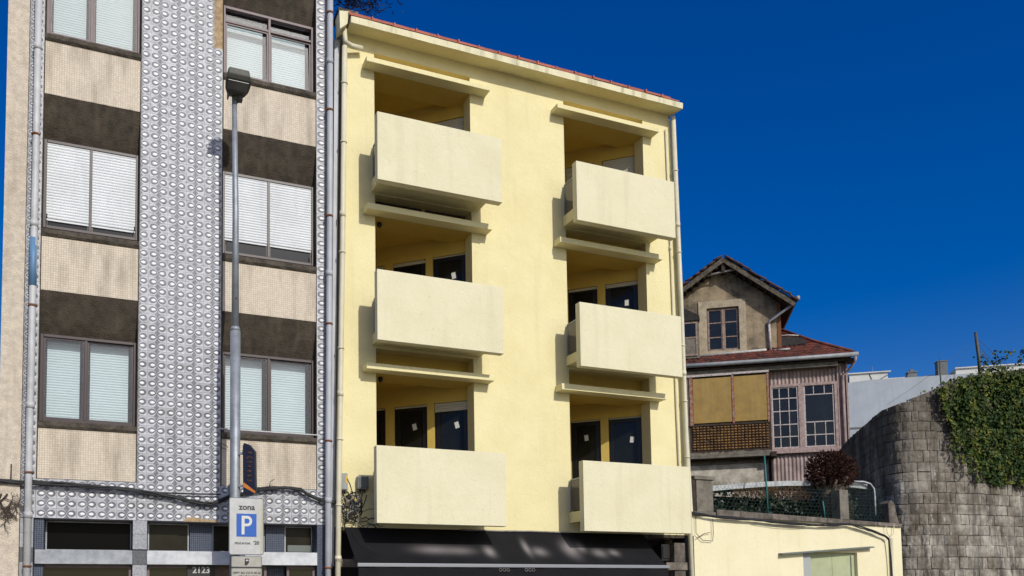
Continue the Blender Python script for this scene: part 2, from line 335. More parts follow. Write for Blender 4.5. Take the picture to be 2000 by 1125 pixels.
# ------------------------------------------------------------------ mesh helpers
class MB:
    def __init__(s): s.v = []; s.f = []; s.m = []; s.smooth = []
    def add(s, vs, fs, mi=0, sm=False):
        o = len(s.v); s.v += [tuple(v) for v in vs]
        for f in fs: s.f.append(tuple(o+i for i in f)); s.m.append(mi); s.smooth.append(sm)
        return s
    def box(s, x0, x1, y0, y1, z0, z1, mi=0):
        vs = [(x0,y0,z0),(x1,y0,z0),(x1,y1,z0),(x0,y1,z0),(x0,y0,z1),(x1,y0,z1),(x1,y1,z1),(x0,y1,z1)]
        return s.add(vs, [(0,3,2,1),(4,5,6,7),(0,1,5,4),(1,2,6,5),(2,3,7,6),(3,0,4,7)], mi)
    def hexa(s, b, t, mi=0):
        """b, t: four corners each (counter-clockwise from above)"""
        return s.add(list(b)+list(t), [(3,2,1,0),(4,5,6,7),(0,1,5,4),(1,2,6,5),(2,3,7,6),(3,0,4,7)], mi)
    def tube(s, pts, r, n=8, mi=0, cap=True, r1=None):
        pts = [Vector(p) for p in pts]; o = len(s.v); k = len(pts)
        prev = None
        for i, p in enumerate(pts):
            d = (pts[min(i+1, k-1)]-pts[max(i-1, 0)])
            if d.length < 1e-9: d = Vector((0, 0, 1))
            d.normalize()
            a = Vector((0, 0, 1)) if abs(d.z) < .9 else Vector((1, 0, 0))
            if prev is not None: a = prev
            e1 = (a-d*a.dot(d)); e1 = e1.normalized() if e1.length > 1e-6 else d.orthogonal().normalized()
            e2 = d.cross(e1); prev = e1
            rr = r if r1 is None else r+(r1-r)*i/(k-1)
            for j in range(n):
                t = 2*math.pi*j/n; s.v.append(tuple(p+e1*math.cos(t)*rr+e2*math.sin(t)*rr))
        for i in range(k-1):
            for j in range(n):
                a = o+i*n+j; b = o+i*n+(j+1) % n
                s.f.append((a, b, b+n, a+n)); s.m.append(mi); s.smooth.append(True)
        if cap:
            s.f.append(tuple(o+j for j in range(n-1, -1, -1))); s.m.append(mi); s.smooth.append(False)
            s.f.append(tuple(o+(k-1)*n+j for j in range(n))); s.m.append(mi); s.smooth.append(False)
        return s
    def prism(s, poly, y0, y1, mi=0):
        """polygon in X,Z (counter-clockwise seen from -Y) extruded from y0 (front) to y1"""
        n = len(poly)
        vs = [(x, y0, z) for x, z in poly]+[(x, y1, z) for x, z in poly]
        fs = [tuple(range(n)), tuple(range(2*n-1, n-1, -1))]+[((i+1) % n, i, n+i, n+(i+1) % n) for i in range(n)]
        return s.add(vs, fs, mi)
    def build(s, name, mats, parent=None, bevel=0.0, **props):
        me = bpy.data.meshes.new(name); me.from_pydata(s.v, [], s.f)
        if not isinstance(mats, (list, tuple)): mats = [mats]
        for x in mats: me.materials.append(x)
        me.polygons.foreach_set('material_index', s.m); me.polygons.foreach_set('use_smooth', s.smooth)
        me.update()
        o = bpy.data.objects.new(name, me); COL.objects.link(o)
        if parent: o.parent = parent
        if bevel > 0:
            b = o.modifiers.new('bevel', 'BEVEL'); b.width = bevel; b.segments = 2; b.limit_method = 'ANGLE'
        for k, v in props.items(): o[k] = v
        return o
def tag(o, label, cat, group=None):
    o['label'] = label; o['category'] = cat
    if group: o['group'] = group
    return o
def empty(name, loc=(0, 0, 0), rz=0.0, **p):
    o = bpy.data.objects.new(name, None); COL.objects.link(o); o.location = loc; o.rotation_euler = (0, 0, rz); o.empty_display_size = .3
    for k, v in p.items(): o[k] = v
    return o
def inst(name, me, parent, loc=(0, 0, 0), scale=(1, 1, 1), rot=(0, 0, 0)):
    o = bpy.data.objects.new(name, me); COL.objects.link(o); o.parent = parent; o.location = loc; o.scale = scale; o.rotation_euler = rot
    return o
def text(name, s, size, loc, m, parent=None, rotz=0.0, ext=.002, align='CENTER', bold=0.0):
    c = bpy.data.curves.new(name, 'FONT'); c.body = s; c.size = size; c.extrude = ext; c.align_x = align; c.align_y = 'CENTER'; c.offset = bold
    t = bpy.data.objects.new(name+'_tmp', c)
    COL.objects.link(t)
    bpy.context.view_layer.update()
    me = bpy.data.meshes.new_from_object(t.evaluated_get(bpy.context.evaluated_depsgraph_get()))
    bpy.data.objects.remove(t); me.materials.clear(); me.materials.append(m)
    o = bpy.data.objects.new(name, me); COL.objects.link(o); o.location = loc; o.rotation_euler = (math.pi/2, 0, rotz)
    if parent: o.parent = parent
    return o

def holed_wall(x0, x1, z0, z1, holes, y0, y1, fx0=None, fx1=None, zcuts=()):
    """wall slab with rectangular holes; outer edges may lean: x = fx0(z), fx1(z)"""
    b = MB()
    xs = sorted({x0, x1, *[h[0] for h in holes], *[h[1] for h in holes]})
    zs = sorted({z0, z1, *[h[2] for h in holes], *[h[3] for h in holes], *zcuts})
    X = lambda x, z: fx0(z) if (x == x0 and fx0) else fx1(z) if (x == x1 and fx1) else x
    solid = {}
    for i in range(len(xs)-1):
        for k in range(len(zs)-1):
            cx, cz = (xs[i]+xs[i+1])/2, (zs[k]+zs[k+1])/2
            solid[i, k] = not any(h[0] < cx < h[1] and h[2] < cz < h[3] for h in holes)
    S = lambda i, k: solid.get((i, k), False)
    for (i, k), s in solid.items():
        if not s: continue
        a, c = xs[i], xs[i+1]; p, q = zs[k], zs[k+1]
        A = (X(a, p), y0, p); B = (X(c, p), y0, p); C = (X(c, q), y0, q); D = (X(a, q), y0, q)
        A2, B2, C2, D2 = [(v[0], y1, v[2]) for v in (A, B, C, D)]
        b.add([A, B, C, D], [(0, 1, 2, 3)]); b.add([B2, A2, D2, C2], [(0, 1, 2, 3)])
        if not S(i-1, k): b.add([A2, A, D, D2], [(0, 1, 2, 3)])
        if not S(i+1, k): b.add([B, B2, C2, C], [(0, 1, 2, 3)])
        if not S(i, k-1): b.add([A2, B2, B, A], [(0, 1, 2, 3)])
        if not S(i, k+1): b.add([D, C, C2, D2], [(0, 1, 2, 3)])
    return b

def slats(x0, x1, z0, z1, y, pitch=.045, depth=.012):
    """one sheet of horizontal slats, each bulging out a little"""
    b = MB(); n = max(1, round((z1-z0)/pitch)); p = (z1-z0)/n; vs = []; fs = []
    for i in range(n):
        z = z0+i*p
        for zz, yy in ((z, y), (z+p*.18, y-depth*.7), (z+p*.5, y-depth), (z+p*.82, y-depth*.7), (z+p*.97, y)):
            vs += [(x0, yy, zz), (x1, yy, zz)]
    for i in range(len(vs)//2-1): fs.append((2*i, 2*i+1, 2*i+3, 2*i+2))
    return b.add(vs, fs)

def frame(x0, x1, z0, z1, y0, y1, w, mull=(), trans=(), mi=0, b=None, wm=None):
    b = b or MB(); wm = wm or w
    b.box(x0, x0+w, y0, y1, z0, z1, mi); b.box(x1-w, x1, y0, y1, z0, z1, mi)
    b.box(x0+w, x1-w, y0, y1, z0, z0+w, mi); b.box(x0+w, x1-w, y0, y1, z1-w, z1, mi)
    for mx in mull: b.box(mx-wm/2, mx+wm/2, y0+.002, y1-.002, z0+w, z1-w, mi)
    for tz in trans: b.box(x0+w, x1-w, y0+.004, y1-.004, tz-wm/2, tz+wm/2, mi)
    return b

W = 14.0     # the street front plane

# ------------------------------------------------------------------ ground
g = MB().add([(-300, -300, 0), (300, -300, 0), (300, 500, 0), (-300, 500, 0)], [(0, 1, 2, 3)]).build('ground', M['paving'], kind='structure')
MB().add([(-80, -1.5, .008), (80, -1.5, .008), (80, 8.5, .008), (-80, 8.5, .008)], [(0, 1, 2, 3)]).build('road', M['asphalt'], kind='structure')
MB().box(-80, 80, 8.6, 14.02, -.05, .13).build('pavement', M['paving'], kind='structure')
MB().box(-80, 80, 8.48, 8.6, -.05, .135).build('kerb', M['kerb'], kind='structure')
for i in range(10):
    MB().box(-27+i*6, -24+i*6, 3.4, 3.52, .004, .0125).build('lane_mark', M['paint_white'], kind='structure')

# ================================================================== YELLOW BUILDING
YB = empty('yellow_building', (0, 0, 0))
tag(YB, 'pale yellow four storey apartment building with six cream balconies and thin sun slabs', 'apartment building')
LX = lambda z: 3.72+(z-2.3)*.0215
RX = lambda z: 11.07-(z-2.95)*.0325
rows = [  # slab bottom, slab top, hole top, canopy bottom, canopy top, door head
    (8.85, 9.05, 11.40, 11.06, 11.145, 10.84),
    (6.13, 6.31, 8.83, 8.43, 8.535, 8.20),
    (3.13, 3.33, 6.08, 5.64, 5.745, 5.40)]
OPX = ((4.47, 6.32), (8.31, 10.15))
holes = [(a, c, r[1], r[2]) for r in rows for a, c in OPX]
holed_wall(3.8, 11.0, 2.96, 11.9, holes, W, W+.3, LX, RX, zcuts=(4, 7, 10)).build('front_wall', M['stucco'], YB)
# side wall and back body
b = MB(); 
b.add([(RX(0), W+.3, 0), (RX(0), W+9, 0), (RX(11.9), W+9, 11.9), (RX(11.9), W+.3, 11.9)], [(0, 1, 2, 3)])
b.add([(LX(0), W+9, 0), (LX(0), W+.3, 0), (LX(11.9), W+.3, 11.9), (LX(11.9), W+9, 11.9)], [(0, 1, 2, 3)])
b.add([(RX(0), W+9, 0), (LX(0), W+9, 0), (LX(11.9), W+9, 11.9), (RX(11.9), W+9, 11.9)], [(0, 1, 2, 3)])
b.add([(LX(11.9), W, 11.9), (RX(11.9), W, 11.9), (RX(11.9), W+9, 11.9), (LX(11.9), W+9, 11.9)], [(0, 1, 2, 3)])
b.build('side_wall', M['stucco'], YB)
# white edge strip down the right-hand corner
b = MB()
for z0, z1 in ((2.95, 11.55),):
    b.hexa([(RX(z0)-.012, W-.02, z0), (RX(z0)+.05, W-.02, z0), (RX(z0)+.05, W+.35, z0), (RX(z0)-.012, W+.35, z0)],
           [(RX(z1)-.012, W-.02, z1), (RX(z1)+.05, W-.02, z1), (RX(z1)+.05, W+.35, z1), (RX(z1)-.012, W+.35, z1)])
b.build('corner_strip', M['cornice'], YB)
# cornice slab with a wall-side cove
x0, x1 = LX(11.6)+.03, 10.895
b = MB()
prof = [(W-.35, 11.61), (W-.36, 11.72), (W+.3, 11.80), (W+.3, 11.665), (W, 11.645)]
n = 24; vs = []; fs = []
for i in range(n+1):
    x = x0+(x1-x0)*i/n
    for y, z in prof: vs.append((x, y+random.uniform(-.002, .002), z+random.uniform(-.003, .003)))
k = len(prof)
for i in range(n):
    for j in range(k): a = i*k+j; c = i*k+(j+1) % k; fs.append((a, c, c+k, a+k))
fs.append(tuple(range(k-1, -1, -1))); fs.append(tuple(n*k+j for j in range(k)))
fs = [f[::-1] for f in fs]
b.add(vs, fs)
for q_ in range(n): b.m[q_*k+4] = 1; b.m[q_*k+3] = 1
b.build('cornice', [M['cornice'], M['stucco']], YB)
# roof tiles along the eave
tb = MB(); nseg = 6; tv = []; L_ = .42
for i in range(nseg+1):
    t = math.pi*i/nseg
    for x in (0, L_): tv.append((x, -math.cos(t)*.085, math.sin(t)*.06))
for i in range(nseg): tb.add([tv[2*i], tv[2*i+1], tv[2*i+3], tv[2*i+2]], [(3, 2, 1, 0)], 0, True)
tb.add([(0, -.085, 0), (0, -.085, .018), (L_, -.085, .018), (L_, -.085, 0)], [(3, 2, 1, 0)])
tb.box(0, .025, -.09, .09, 0, .065)
tile_me = tb.build('roof_tile', M['clay'], YB); tile_me.location = (3.92, W-.26, 11.745)
for i in range(1, 17):
    inst('roof_tile', tile_me.data, YB, (3.92+i*.4055, W-.26+random.uniform(-.008, .008), 11.745+random.uniform(-.004, .006)), rot=(random.uniform(-.05, .05), 0, random.uniform(-.01, .01)))
MB().box(3.95, 10.72, W-.2, W+9, 11.82, 11.9).build('roof_deck', M['clay'], YB)
# cornice left box end and elbow pipe
MB().prism([(3.77, 11.48), (3.90, 11.60), (3.93, 11.83), (3.76, 11.80)], W-.30, W-.02).build('eave_end_box', M['cornice'], YB)
b = MB(); b.tube([(4.22, W-.10, 11.36), (4.02, W-.14, 11.33), (3.90, W-.16, 11.37), (3.88, W-.17, 11.58)], .045, 10)
b.build('gutter_elbow', M['pipe_cream'], YB)

def pipe(parent, name, p0, p1, r, m, clips=(), m2=None, joints=()):
    b = MB(); p0 = Vector(p0); p1 = Vector(p1)
    b.tube([p0, p0.lerp(p1, .33)+Vector((.006, 0, 0)), p0.lerp(p1, .66)-Vector((.005, 0, 0)), p1], r, 12)
    for t in joints:
        q = p0.lerp(p1, t); b.tube([q+Vector((0, 0, .045)), q-Vector((0, 0, .045))], r*1.16, 12)
    o = b.build(name, m, parent)
    for t in clips:
        q = p0.lerp(p1, t); c = MB(); c.tube([q+Vector((0, 0, .014)), q-Vector((0, 0, .014))], r*1.25, 12, cap=True)
        c.box(q.x-.012, q.x+.012, q.y, W+.02, q.z-.012, q.z+.012); c.build('pipe_clip', m2 or m, o)
    return o
pipe(YB, 'downpipe', (3.90, W-.13, 11.30), (3.715, W-.13, .2), .047, M['pipe_cream'], (.06, .155, .33, .48, .62, .72, .80), joints=(.27, .55, .8))
pipe(YB, 'downpipe', (10.84, W-.11, 11.55), (10.99, W-.11, .2), .045, M['pipe_cream'], (.1, .25, .42, .52, .62), joints=(.2, .47))
pipe(YB, 'conduit', (10.70, W-.03, 11.3), (10.80, W-.03, 3.0), .018, M['pipe_cream'], joints=(.3, .6))
# dark grey metal flashing strip in the gap left of the front
MB().hexa([(3.66, W+.02, 2.3), (3.72, W+.02, 2.3), (3.72, W+.2, 2.3), (3.66, W+.2, 2.3)], [(3.76, W+.02, 11.5), (3.85, W+.02, 11.5), (3.85, W+.2, 11.5), (3.76, W+.2, 11.5)]).build('gap_flashing', M['pipe_blue'], YB)

PAN = {  # (row, side): x0, x1, z0, z1 of the cream front panel
 (0,0): (4.285,6.595,8.725,9.895), (1,0): (4.265,6.58,6.00,7.19), (2,0): (4.235,6.575,2.97,4.245),
 (0,1): (8.125,10.33,8.67,9.795), (1,1): (8.13,10.395,5.94,7.13), (2,1): (8.13,10.49,2.925,4.205)}
rowname = ('top', 'middle', 'lowest'); sidename = ('left', 'right')
for (r, s), (x0, x1, z0, z1) in PAN.items():
    sb, st, ht, cb, ct, dh = rows[r]
    sx0 = 4.40 if s == 0 else 8.24; sx1 = 6.45 if s == 0 else 10.27
    bal = MB().box(sx0, sx1, W-.58, W-.001, sb, st).build('balcony', M['stucco'], YB, bevel=.006)
    MB().box(x0, x1, W-.73, W-.583, z0, z1).build('front_panel', M['panel'], bal, bevel=.006)
    for gx in (sx0+.03, sx1-.045):
        b = MB().box(gx, gx+.012, W-.575, W-.07, st+.03, st+.60); b.build('side_glass', M['glass_smoked'], bal)
        b = MB().box(gx-.006, gx+.02, W-.06, W-.035, st+.01, st+.62).box(gx-.008, gx+.022, W-.58, W-.035, st+.60, st+.625)
        b.build('side_rail', M['steel'], bal)
    # thin sun slab
    cx0 = 4.255 if s == 0 else 8.035; cx1 = 6.62 if s == 0 else 10.37
    if r == 2: cx0 -= .03
    if r == 2 and s: cb -= .03; ct -= .02
    MB().box(cx0, cx1, W-.25, W-.001, cb, ct).build('sun_slab', M['stucco'], YB, bevel=.005)
    # loggia interior
    ox0, ox1 = OPX[s]; e = .002
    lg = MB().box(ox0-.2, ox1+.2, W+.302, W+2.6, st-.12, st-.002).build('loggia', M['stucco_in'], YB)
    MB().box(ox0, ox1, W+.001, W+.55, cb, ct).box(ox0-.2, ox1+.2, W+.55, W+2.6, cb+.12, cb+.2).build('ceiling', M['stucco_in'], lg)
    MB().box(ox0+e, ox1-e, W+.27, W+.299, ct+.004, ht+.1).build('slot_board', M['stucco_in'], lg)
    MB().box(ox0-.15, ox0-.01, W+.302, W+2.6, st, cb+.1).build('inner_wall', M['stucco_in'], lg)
    # diagonal wall with doors: local x runs to the left and into the building
    A = math.radians(180-43); ux, uy = math.cos(A), math.sin(A)
    P0 = Vector((ox1+.06, W+.302, 0))
    if s == 0: doors = [(.04, .72), (.86, 1.54), (1.72, 2.35)]
    else: doors = [(.04, .72), (.88, 1.50), (1.68, 2.35)]
    T = Matrix.Translation(P0) @ Matrix.Rotation(A, 4, 'Z')
    # in the local frame x = along, y = towards the street is negative side after rotation -> use thickness to +y reversed
    def loc(bm):  # map local builder coordinates into the wall's frame
        bm.v = [tuple(T @ Vector((v[0], -v[1], v[2]))) for v in bm.v]; bm.f = [f[::-1] for f in bm.f]; return bm
    dz0 = st
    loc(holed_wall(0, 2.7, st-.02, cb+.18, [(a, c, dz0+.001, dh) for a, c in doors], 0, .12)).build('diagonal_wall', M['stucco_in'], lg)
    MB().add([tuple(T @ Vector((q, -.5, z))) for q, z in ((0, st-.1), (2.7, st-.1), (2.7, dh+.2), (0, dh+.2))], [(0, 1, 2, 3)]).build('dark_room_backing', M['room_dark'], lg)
    shut = {(0,0): (.30, .3, .3), (0,1): (.36, .3, .3), (1,0): (.03, .07, .05), (1,1): (.08, .06, .05), (2,0): (.17, .04, .03), (2,1): (.03, .03, .03)}[(r, s)]
    for di, (a, c) in enumerate(doors):
        lit = di < 2
        fb = frame(a+.004, c-.004, dz0+.004, dh-.004, .03, .09, .022, b=MB())
        frame(a+.03, c-.03, dz0+.03, dh-.03, .035, .085, .075, b=fb)
        door = loc(fb).build('door_frame', M['black_frame'], lg)
        loc(MB().box(a+.10, c-.10, .055, .06, dz0+.1, dh-.1)).build('pane', M['glass_dark'], lg)
        loc(slats(a+.012, c-.012, dh-shut[di], dh-.003, .028, .05, .01)).build('roller_shutter', M['slat'], lg)
        if (r, s, di) in ((2,0,0), (2,0,1), (2,1,0), (2,1,1), (1,1,0), (1,0,0)):
            px = a+(c-a)*random.uniform(.3, .5); pz = dh-.35-random.uniform(0, .12)
            q = MB(); t = random.uniform(-.25, .25)
            w_, h_ = .08, .12
            pts = [(-w_/2, -h_/2), (w_/2, -h_/2), (w_/2, h_/2), (-w_/2, h_/2)]
            pts = [(px+x*math.cos(t)-z*math.sin(t), pz+x*math.sin(t)+z*math.cos(t)) for x, z in pts]
            q.prism(pts, .050, .054); loc(q).build('paper_sticker', M['paper'], lg)
# recess boards above the middle-left sun slab
for x0_, x1_ in ((4.56, 5.42), (5.50, 6.28)):
    MB().box(x0_, x1_, W+.20, W+.24, 8.56, 8.80).build('recess_board', M['dark_wood'], YB)
# ground floor of the yellow building
MB().box(LX(2.9), 4.0, W+.6, W+.9, 0, 2.94).box(10.9, 11.07, W+.002, W+.4, 0, 2.955).box(4.0, 10.9, W+.7, W+.8, 0, 2.95).build('shop_back_wall', M['black'], YB)
MB().box(10.62, 10.88, W-.02, W+.3, .13, 2.80).build('granite_jamb', M['granite'], YB)
MB().box(10.40, 11.02, W-.05, W+.2, 2.26, 2.41).build('granite_sill', M['granite'], YB)
MB().box(3.78, 4.16, W-.04, W+.2, 2.29, 2.42).build('granite_sill', M['granite'], YB)
MB().box(10.42, 10.62, W+.12, W+.4, 2.45, 2.78).box(10.44, 10.60, W+.10, W+.12, 2.5, 2.74).build('vent_unit', M['black'], YB)
MB().box(3.76, 10.9, W+.002, W+.7, 2.90, 2.958).build('shop_lintel', M['concrete_dark'], YB)
# chimney
ch = MB().hexa([(3.98, W+.5, 11.75), (4.28, W+.5, 11.75), (4.28, W+.85, 11.75), (3.98, W+.85, 11.75)], [(4.0, W+.5, 12.35), (4.26, W+.5, 12.35), (4.26, W+.85, 12.35), (4.0, W+.85, 12.35)]).build('chimney', M['plaster_white'], YB)
MB().box(3.95, 4.32, W+.45, W+.9, 12.35, 12.42).build('chimney_cap', M['concrete_old'], ch)

# dry scrub over the chimney
b = MB()
for i in range(900):
    c = Vector((random.gauss(4.1, .33), W+.4+random.gauss(0, .2), 12.55+abs(random.gauss(0, .22))-.03))
    d = Vector((random.gauss(0, 1), random.gauss(0, 1), random.gauss(0, .5))).normalized()*random.uniform(.06, .22)
    s_ = d.cross(Vector((random.random(), random.random(), 1))).normalized()*.009
    b.add([c-s_, c+s_, c+d], [(0, 1, 2)])
tag(b.build('dead_plant', M['dry'], kind='stuff'), 'dry brown scrub hanging over the small chimney on the roof corner', 'dead plant')
b = MB(); b.tube([(4.3, W+.3, 12.9), (4.5, W+.35, 12.62), (4.58, W+.4, 12.3), (4.6, W+.4, 11.85)], .006, 5)
tag(b.build('loose_wire', M['cable']), 'thin dark wire hanging down to the red roof tiles near the chimney', 'wire')

# small domes on loggia ceilings
for r, lab in ((1, 'small black dome camera under the ceiling of the middle left balcony'), (2, 'small black dome camera under the ceiling of the lowest left balcony')):
    cb = rows[r][3]; dc = empty('dome_camera', (4.62, W+.22, cb))
    tag(dc, lab, 'camera', 'dome cameras in the balcony recesses')
    q = MB(); q.tube([(0, 0, -.002), (0, 0, -.03)], .035, 12); q.build('base', M['black'], dc)
    q = MB(); q.tube([(0, 0, -.03), (0, 0, -.055), (0, 0, -.075), (0, 0, -.085)], .05, 12, r1=.02); q.build('dome', M['black'], dc)

# ------------------------------------------------------------------ awning
AW = empty('shop_awning', (0, 0, 0)); tag(AW, 'dark grey fabric shop awning with faded pale print under the yellow building', 'awning')
def aw_pt(t, x):  # t: 0 wall, 1 front
    return (x, W-.02-.78*t, 2.95-.66*t-.05*math.sin(math.pi*t))
b = MB(); nx, nt_ = 40, 8; vs = []; fs = []
for i in range(nx+1):
    x = 3.90+(9.88-3.90)*i/nx
    for j in range(nt_+1):
        t = j/nt_; p = aw_pt(t, x); vs.append((p[0], p[1], p[2]-.012*abs(math.sin(i*math.pi/8))*math.sin(math.pi*t)))
for i in range(nx):
    for j in range(nt_): a = i*(nt_+1)+j; fs.append((a, a+nt_+1, a+nt_+2, a+1))
fs = [f[::-1] for f in fs]
b.add(vs, fs, 0, True); b.build('fabric', M['awning'], AW)
MB().box(3.88, 9.90, W-.83, W-.79, 2.255, 2.315).build('front_bar', M['bar'], AW, bevel=.008)
b = MB(); vs = []; fs = []
for i in range(81):
    x = 3.90+5.98*i/80; y = W-.81+.012*math.sin(i*.9); vs += [(x, y, 2.255), (x, y+.02*math.sin(i*.55), 2.02)]
for i in range(80): fs.append((2*i, 2*i+1, 2*i+3, 2*i+2))
b.add(vs, fs, 0, True); b.build('valance', M['awning'], AW)
for x in (4.05, 9.75):
    q = MB(); q.tube([(x, W-.02, 2.45), (x, W-.8, 2.27)], .02, 8); q.build('arm', M['steel'], AW)
# pale scroll marks printed on the valance
for x in (6.46, 6.95):
    q = MB()
    for c_ in (-.07, 0, .07):
        q.tube([(x+c_+.028*math.cos(t/6*2*math.pi), W-.845, 2.215+.028*math.sin(t/6*2*math.pi)) for t in range(7)], .004, 5)
    q.build('scroll_mark', M['cable_grey'], AW)

# ------------------------------------------------------------------ boxes and tangled wires at the left of the yellow front
def jbox(name, x0, x1, z0, z1, d, m, lab, label=None, lidm=None):
    o = empty(name, ((x0+x1)/2, W, z0)); tag(o, lab, 'junction box', 'junction boxes on the yellow front')
    w = (x1-x0)/2; h = z1-z0
    MB().box(-w, w, -d, -.002, 0, h).build('case', m, o, bevel=.012)
    MB().box(-w+.012, w-.012, -d-.012, -d-.001, .015, h-.015).build('lid', lidm or m, o, bevel=.006)
    MB().tube([(-w*.4, -d*.5, 0), (-w*.4, -d*.5, -.06)], .018, 8).tube([(w*.4, -d*.5, 0), (w*.4, -d*.5, -.05)], .014, 8).build('cable_gland', M['black'], o)
    if label: MB().box(*label[:2], -d-.015, -d-.0125, *label[2:]).build('warning_label', M['yellow_label'], o)
jbox('junction_box', 3.80, 3.93, 3.57, 3.86, .10, M['box_grey'], 'tall light grey junction box beside the cream downpipe', (.02, .055, .12, .25))
jbox('junction_box', 4.10, 4.29, 3.60, 3.82, .13, M['box_grey'], 'square grey junction box nearest the lowest left balcony', None, M['box_dark'])
jbox('junction_box', 3.99, 4.13, 3.23, 3.50, .11, M['box_dark'], 'dark junction box with yellow label inside the wire tangle', (-.05, .02, .17, .23))
b = MB()
for i in range(52):
    c = Vector((random.uniform(3.80, 4.12), W-random.uniform(.03, .16), random.uniform(3.08, 3.50)))
    rr = random.uniform(.03, .12); t0 = random.uniform(0, 6); n_ = 9; sp_ = random.uniform(2, 5.5); ax = random.uniform(.5, 1.5)
    pts = [c+Vector((math.cos(t0+sp_*k/n_)*rr, random.uniform(-.012, .012), math.sin(t0+sp_*k/n_)*rr*ax)) for k in range(n_)]
    pts = [Vector((max(3.79, min(4.3, p.x)), p.y, p.z)) for p in pts]
    b.tube(pts, random.uniform(.004, .009), 5, mi=1 if random.random() < .45 else 0)
for (pa, pb) in (((3.86, 3.57), (3.95, 3.42)), ((3.9, 3.8), (4.02, 3.5)), ((4.2, 3.60), (4.16, 3.2)), ((4.14, 3.56), (3.9, 3.46)), ((4.26, 3.5), (4.12, 3.18)), ((3.85, 3.5), (3.87, 2.95))):
    a_, c_ = Vector((pa[0], W-.1, pa[1])), Vector((pb[0], W-.1, pb[1])); md = (a_+c_)/2+Vector((random.uniform(-.05, .06), -.03, .02))
    b.tube([a_, a_.lerp(md, .6), md, md.lerp(c_, .5), c_], .009, 6)
tag(b.build('wire_tangle', [M['cable'], M['cable_grey']]), 'tangle of black and grey wires beside the downpipe above the awning', 'wires')
b = MB()
for i in range(7):
    pts = []; x = 3.9; z = 3.1+random.uniform(-.08, .05)
    for k in range(14):
        pts.append((x, W-.07-random.uniform(0, .03), z)); x += .05; z += random.gauss(-.004, .028)
    b.tube(pts, .006, 5)
tag(b.build('loose_cable', M['cable']), 'loose black cables straggling from the wire tangle to the lowest left balcony', 'cable'); b = MB()
b.tube([(3.98, W-.12, 2.98), (4.02, W-.3, 2.78), (4.10, W-.5, 2.62), (4.3, W-.62, 2.50)], .004, 5)
tag(b.build('loose_cable', M['cable']), 'thin single wire lying on the left end of the dark awning', 'cable'); b = MB()
for i in range(3):
    b.tube([(8.6+i*.1, W-.04, 2.985+.01*i)]+[(8.6+k*.2, W-.05, 2.985+random.uniform(-.015, .02)) for k in range(1, 8)], .006, 5)
tag(b.build('loose_cable', M['cable']), 'thin black cables along the foot of the yellow wall under the lowest right balcony', 'cable')
b = MB()
for i, (x, z, rr) in enumerate(((10.0, 2.93, .1), (10.2, 2.95, .14), (10.42, 2.94, .1), (10.6, 2.95, .08))):
    b.tube([(x+rr*math.cos(math.pi+math.pi*k/8), W-.03, z+.02+rr*math.sin(math.pi+math.pi*k/8)) for k in range(9)], .005, 5)
tag(b.build('hanging_wire', M['cable']), 'looped thin black wires hanging below the lowest right balcony', 'wire')
for x0_, x1_ in ((6.62, 7.05), (7.1, 7.5), (7.55, 7.95)):
    pass
b = MB(); b.tube([(6.0, W-.035, 2.955), (6.8, W-.04, 2.95), (7.4, W-.035, 2.96), (8.2, W-.045, 2.95)], .014, 8)
tag(b.build('grey_conduit', M['cable_grey']), 'pale grey conduit along the foot of the yellow wall between the lowest balconies', 'conduit')

# ================================================================== TILED BUILDING (left)
TB = empty('tiled_building', (0, 0, 0)); tag(TB, 'older apartment building with grey relief tiles, beige mosaic panels and brown windows', 'apartment building')
TOP = 12.6
bays = ((-.775, .61), (1.87, 3.43))
Wl = W+.03
# structural backing: tiled strips (front face just behind the tiles)
b = MB()
b.box(.612, 1.868, Wl, Wl+.3, 2.985, TOP); b.box(3.432, 3.60, Wl, Wl+.3, 2.985, TOP); b.box(-.98, -.777, Wl, Wl+.3, 2.985, TOP)
b.box(-.776, .611, Wl, Wl+.3, 2.985, 3.575); b.box(1.869, 3.431, Wl, Wl+.3, 2.985, 3.575)
b.build('tile_backing', M['grout'], TB)
MB().box(-.98, 3.60, W+.5, W+9, 0, TOP).build('building_body', M['concrete_dark'], TB)
MB().box(-1.275, -.985, W-.02, W+9, 0, TOP).build('beige_pilaster', M['beige_rough'], TB)
b = MB().box(3.60, 3.63, W+.03, W+.4, 2.3, TOP); b.build('broken_edge', M['plaster_white'], TB)

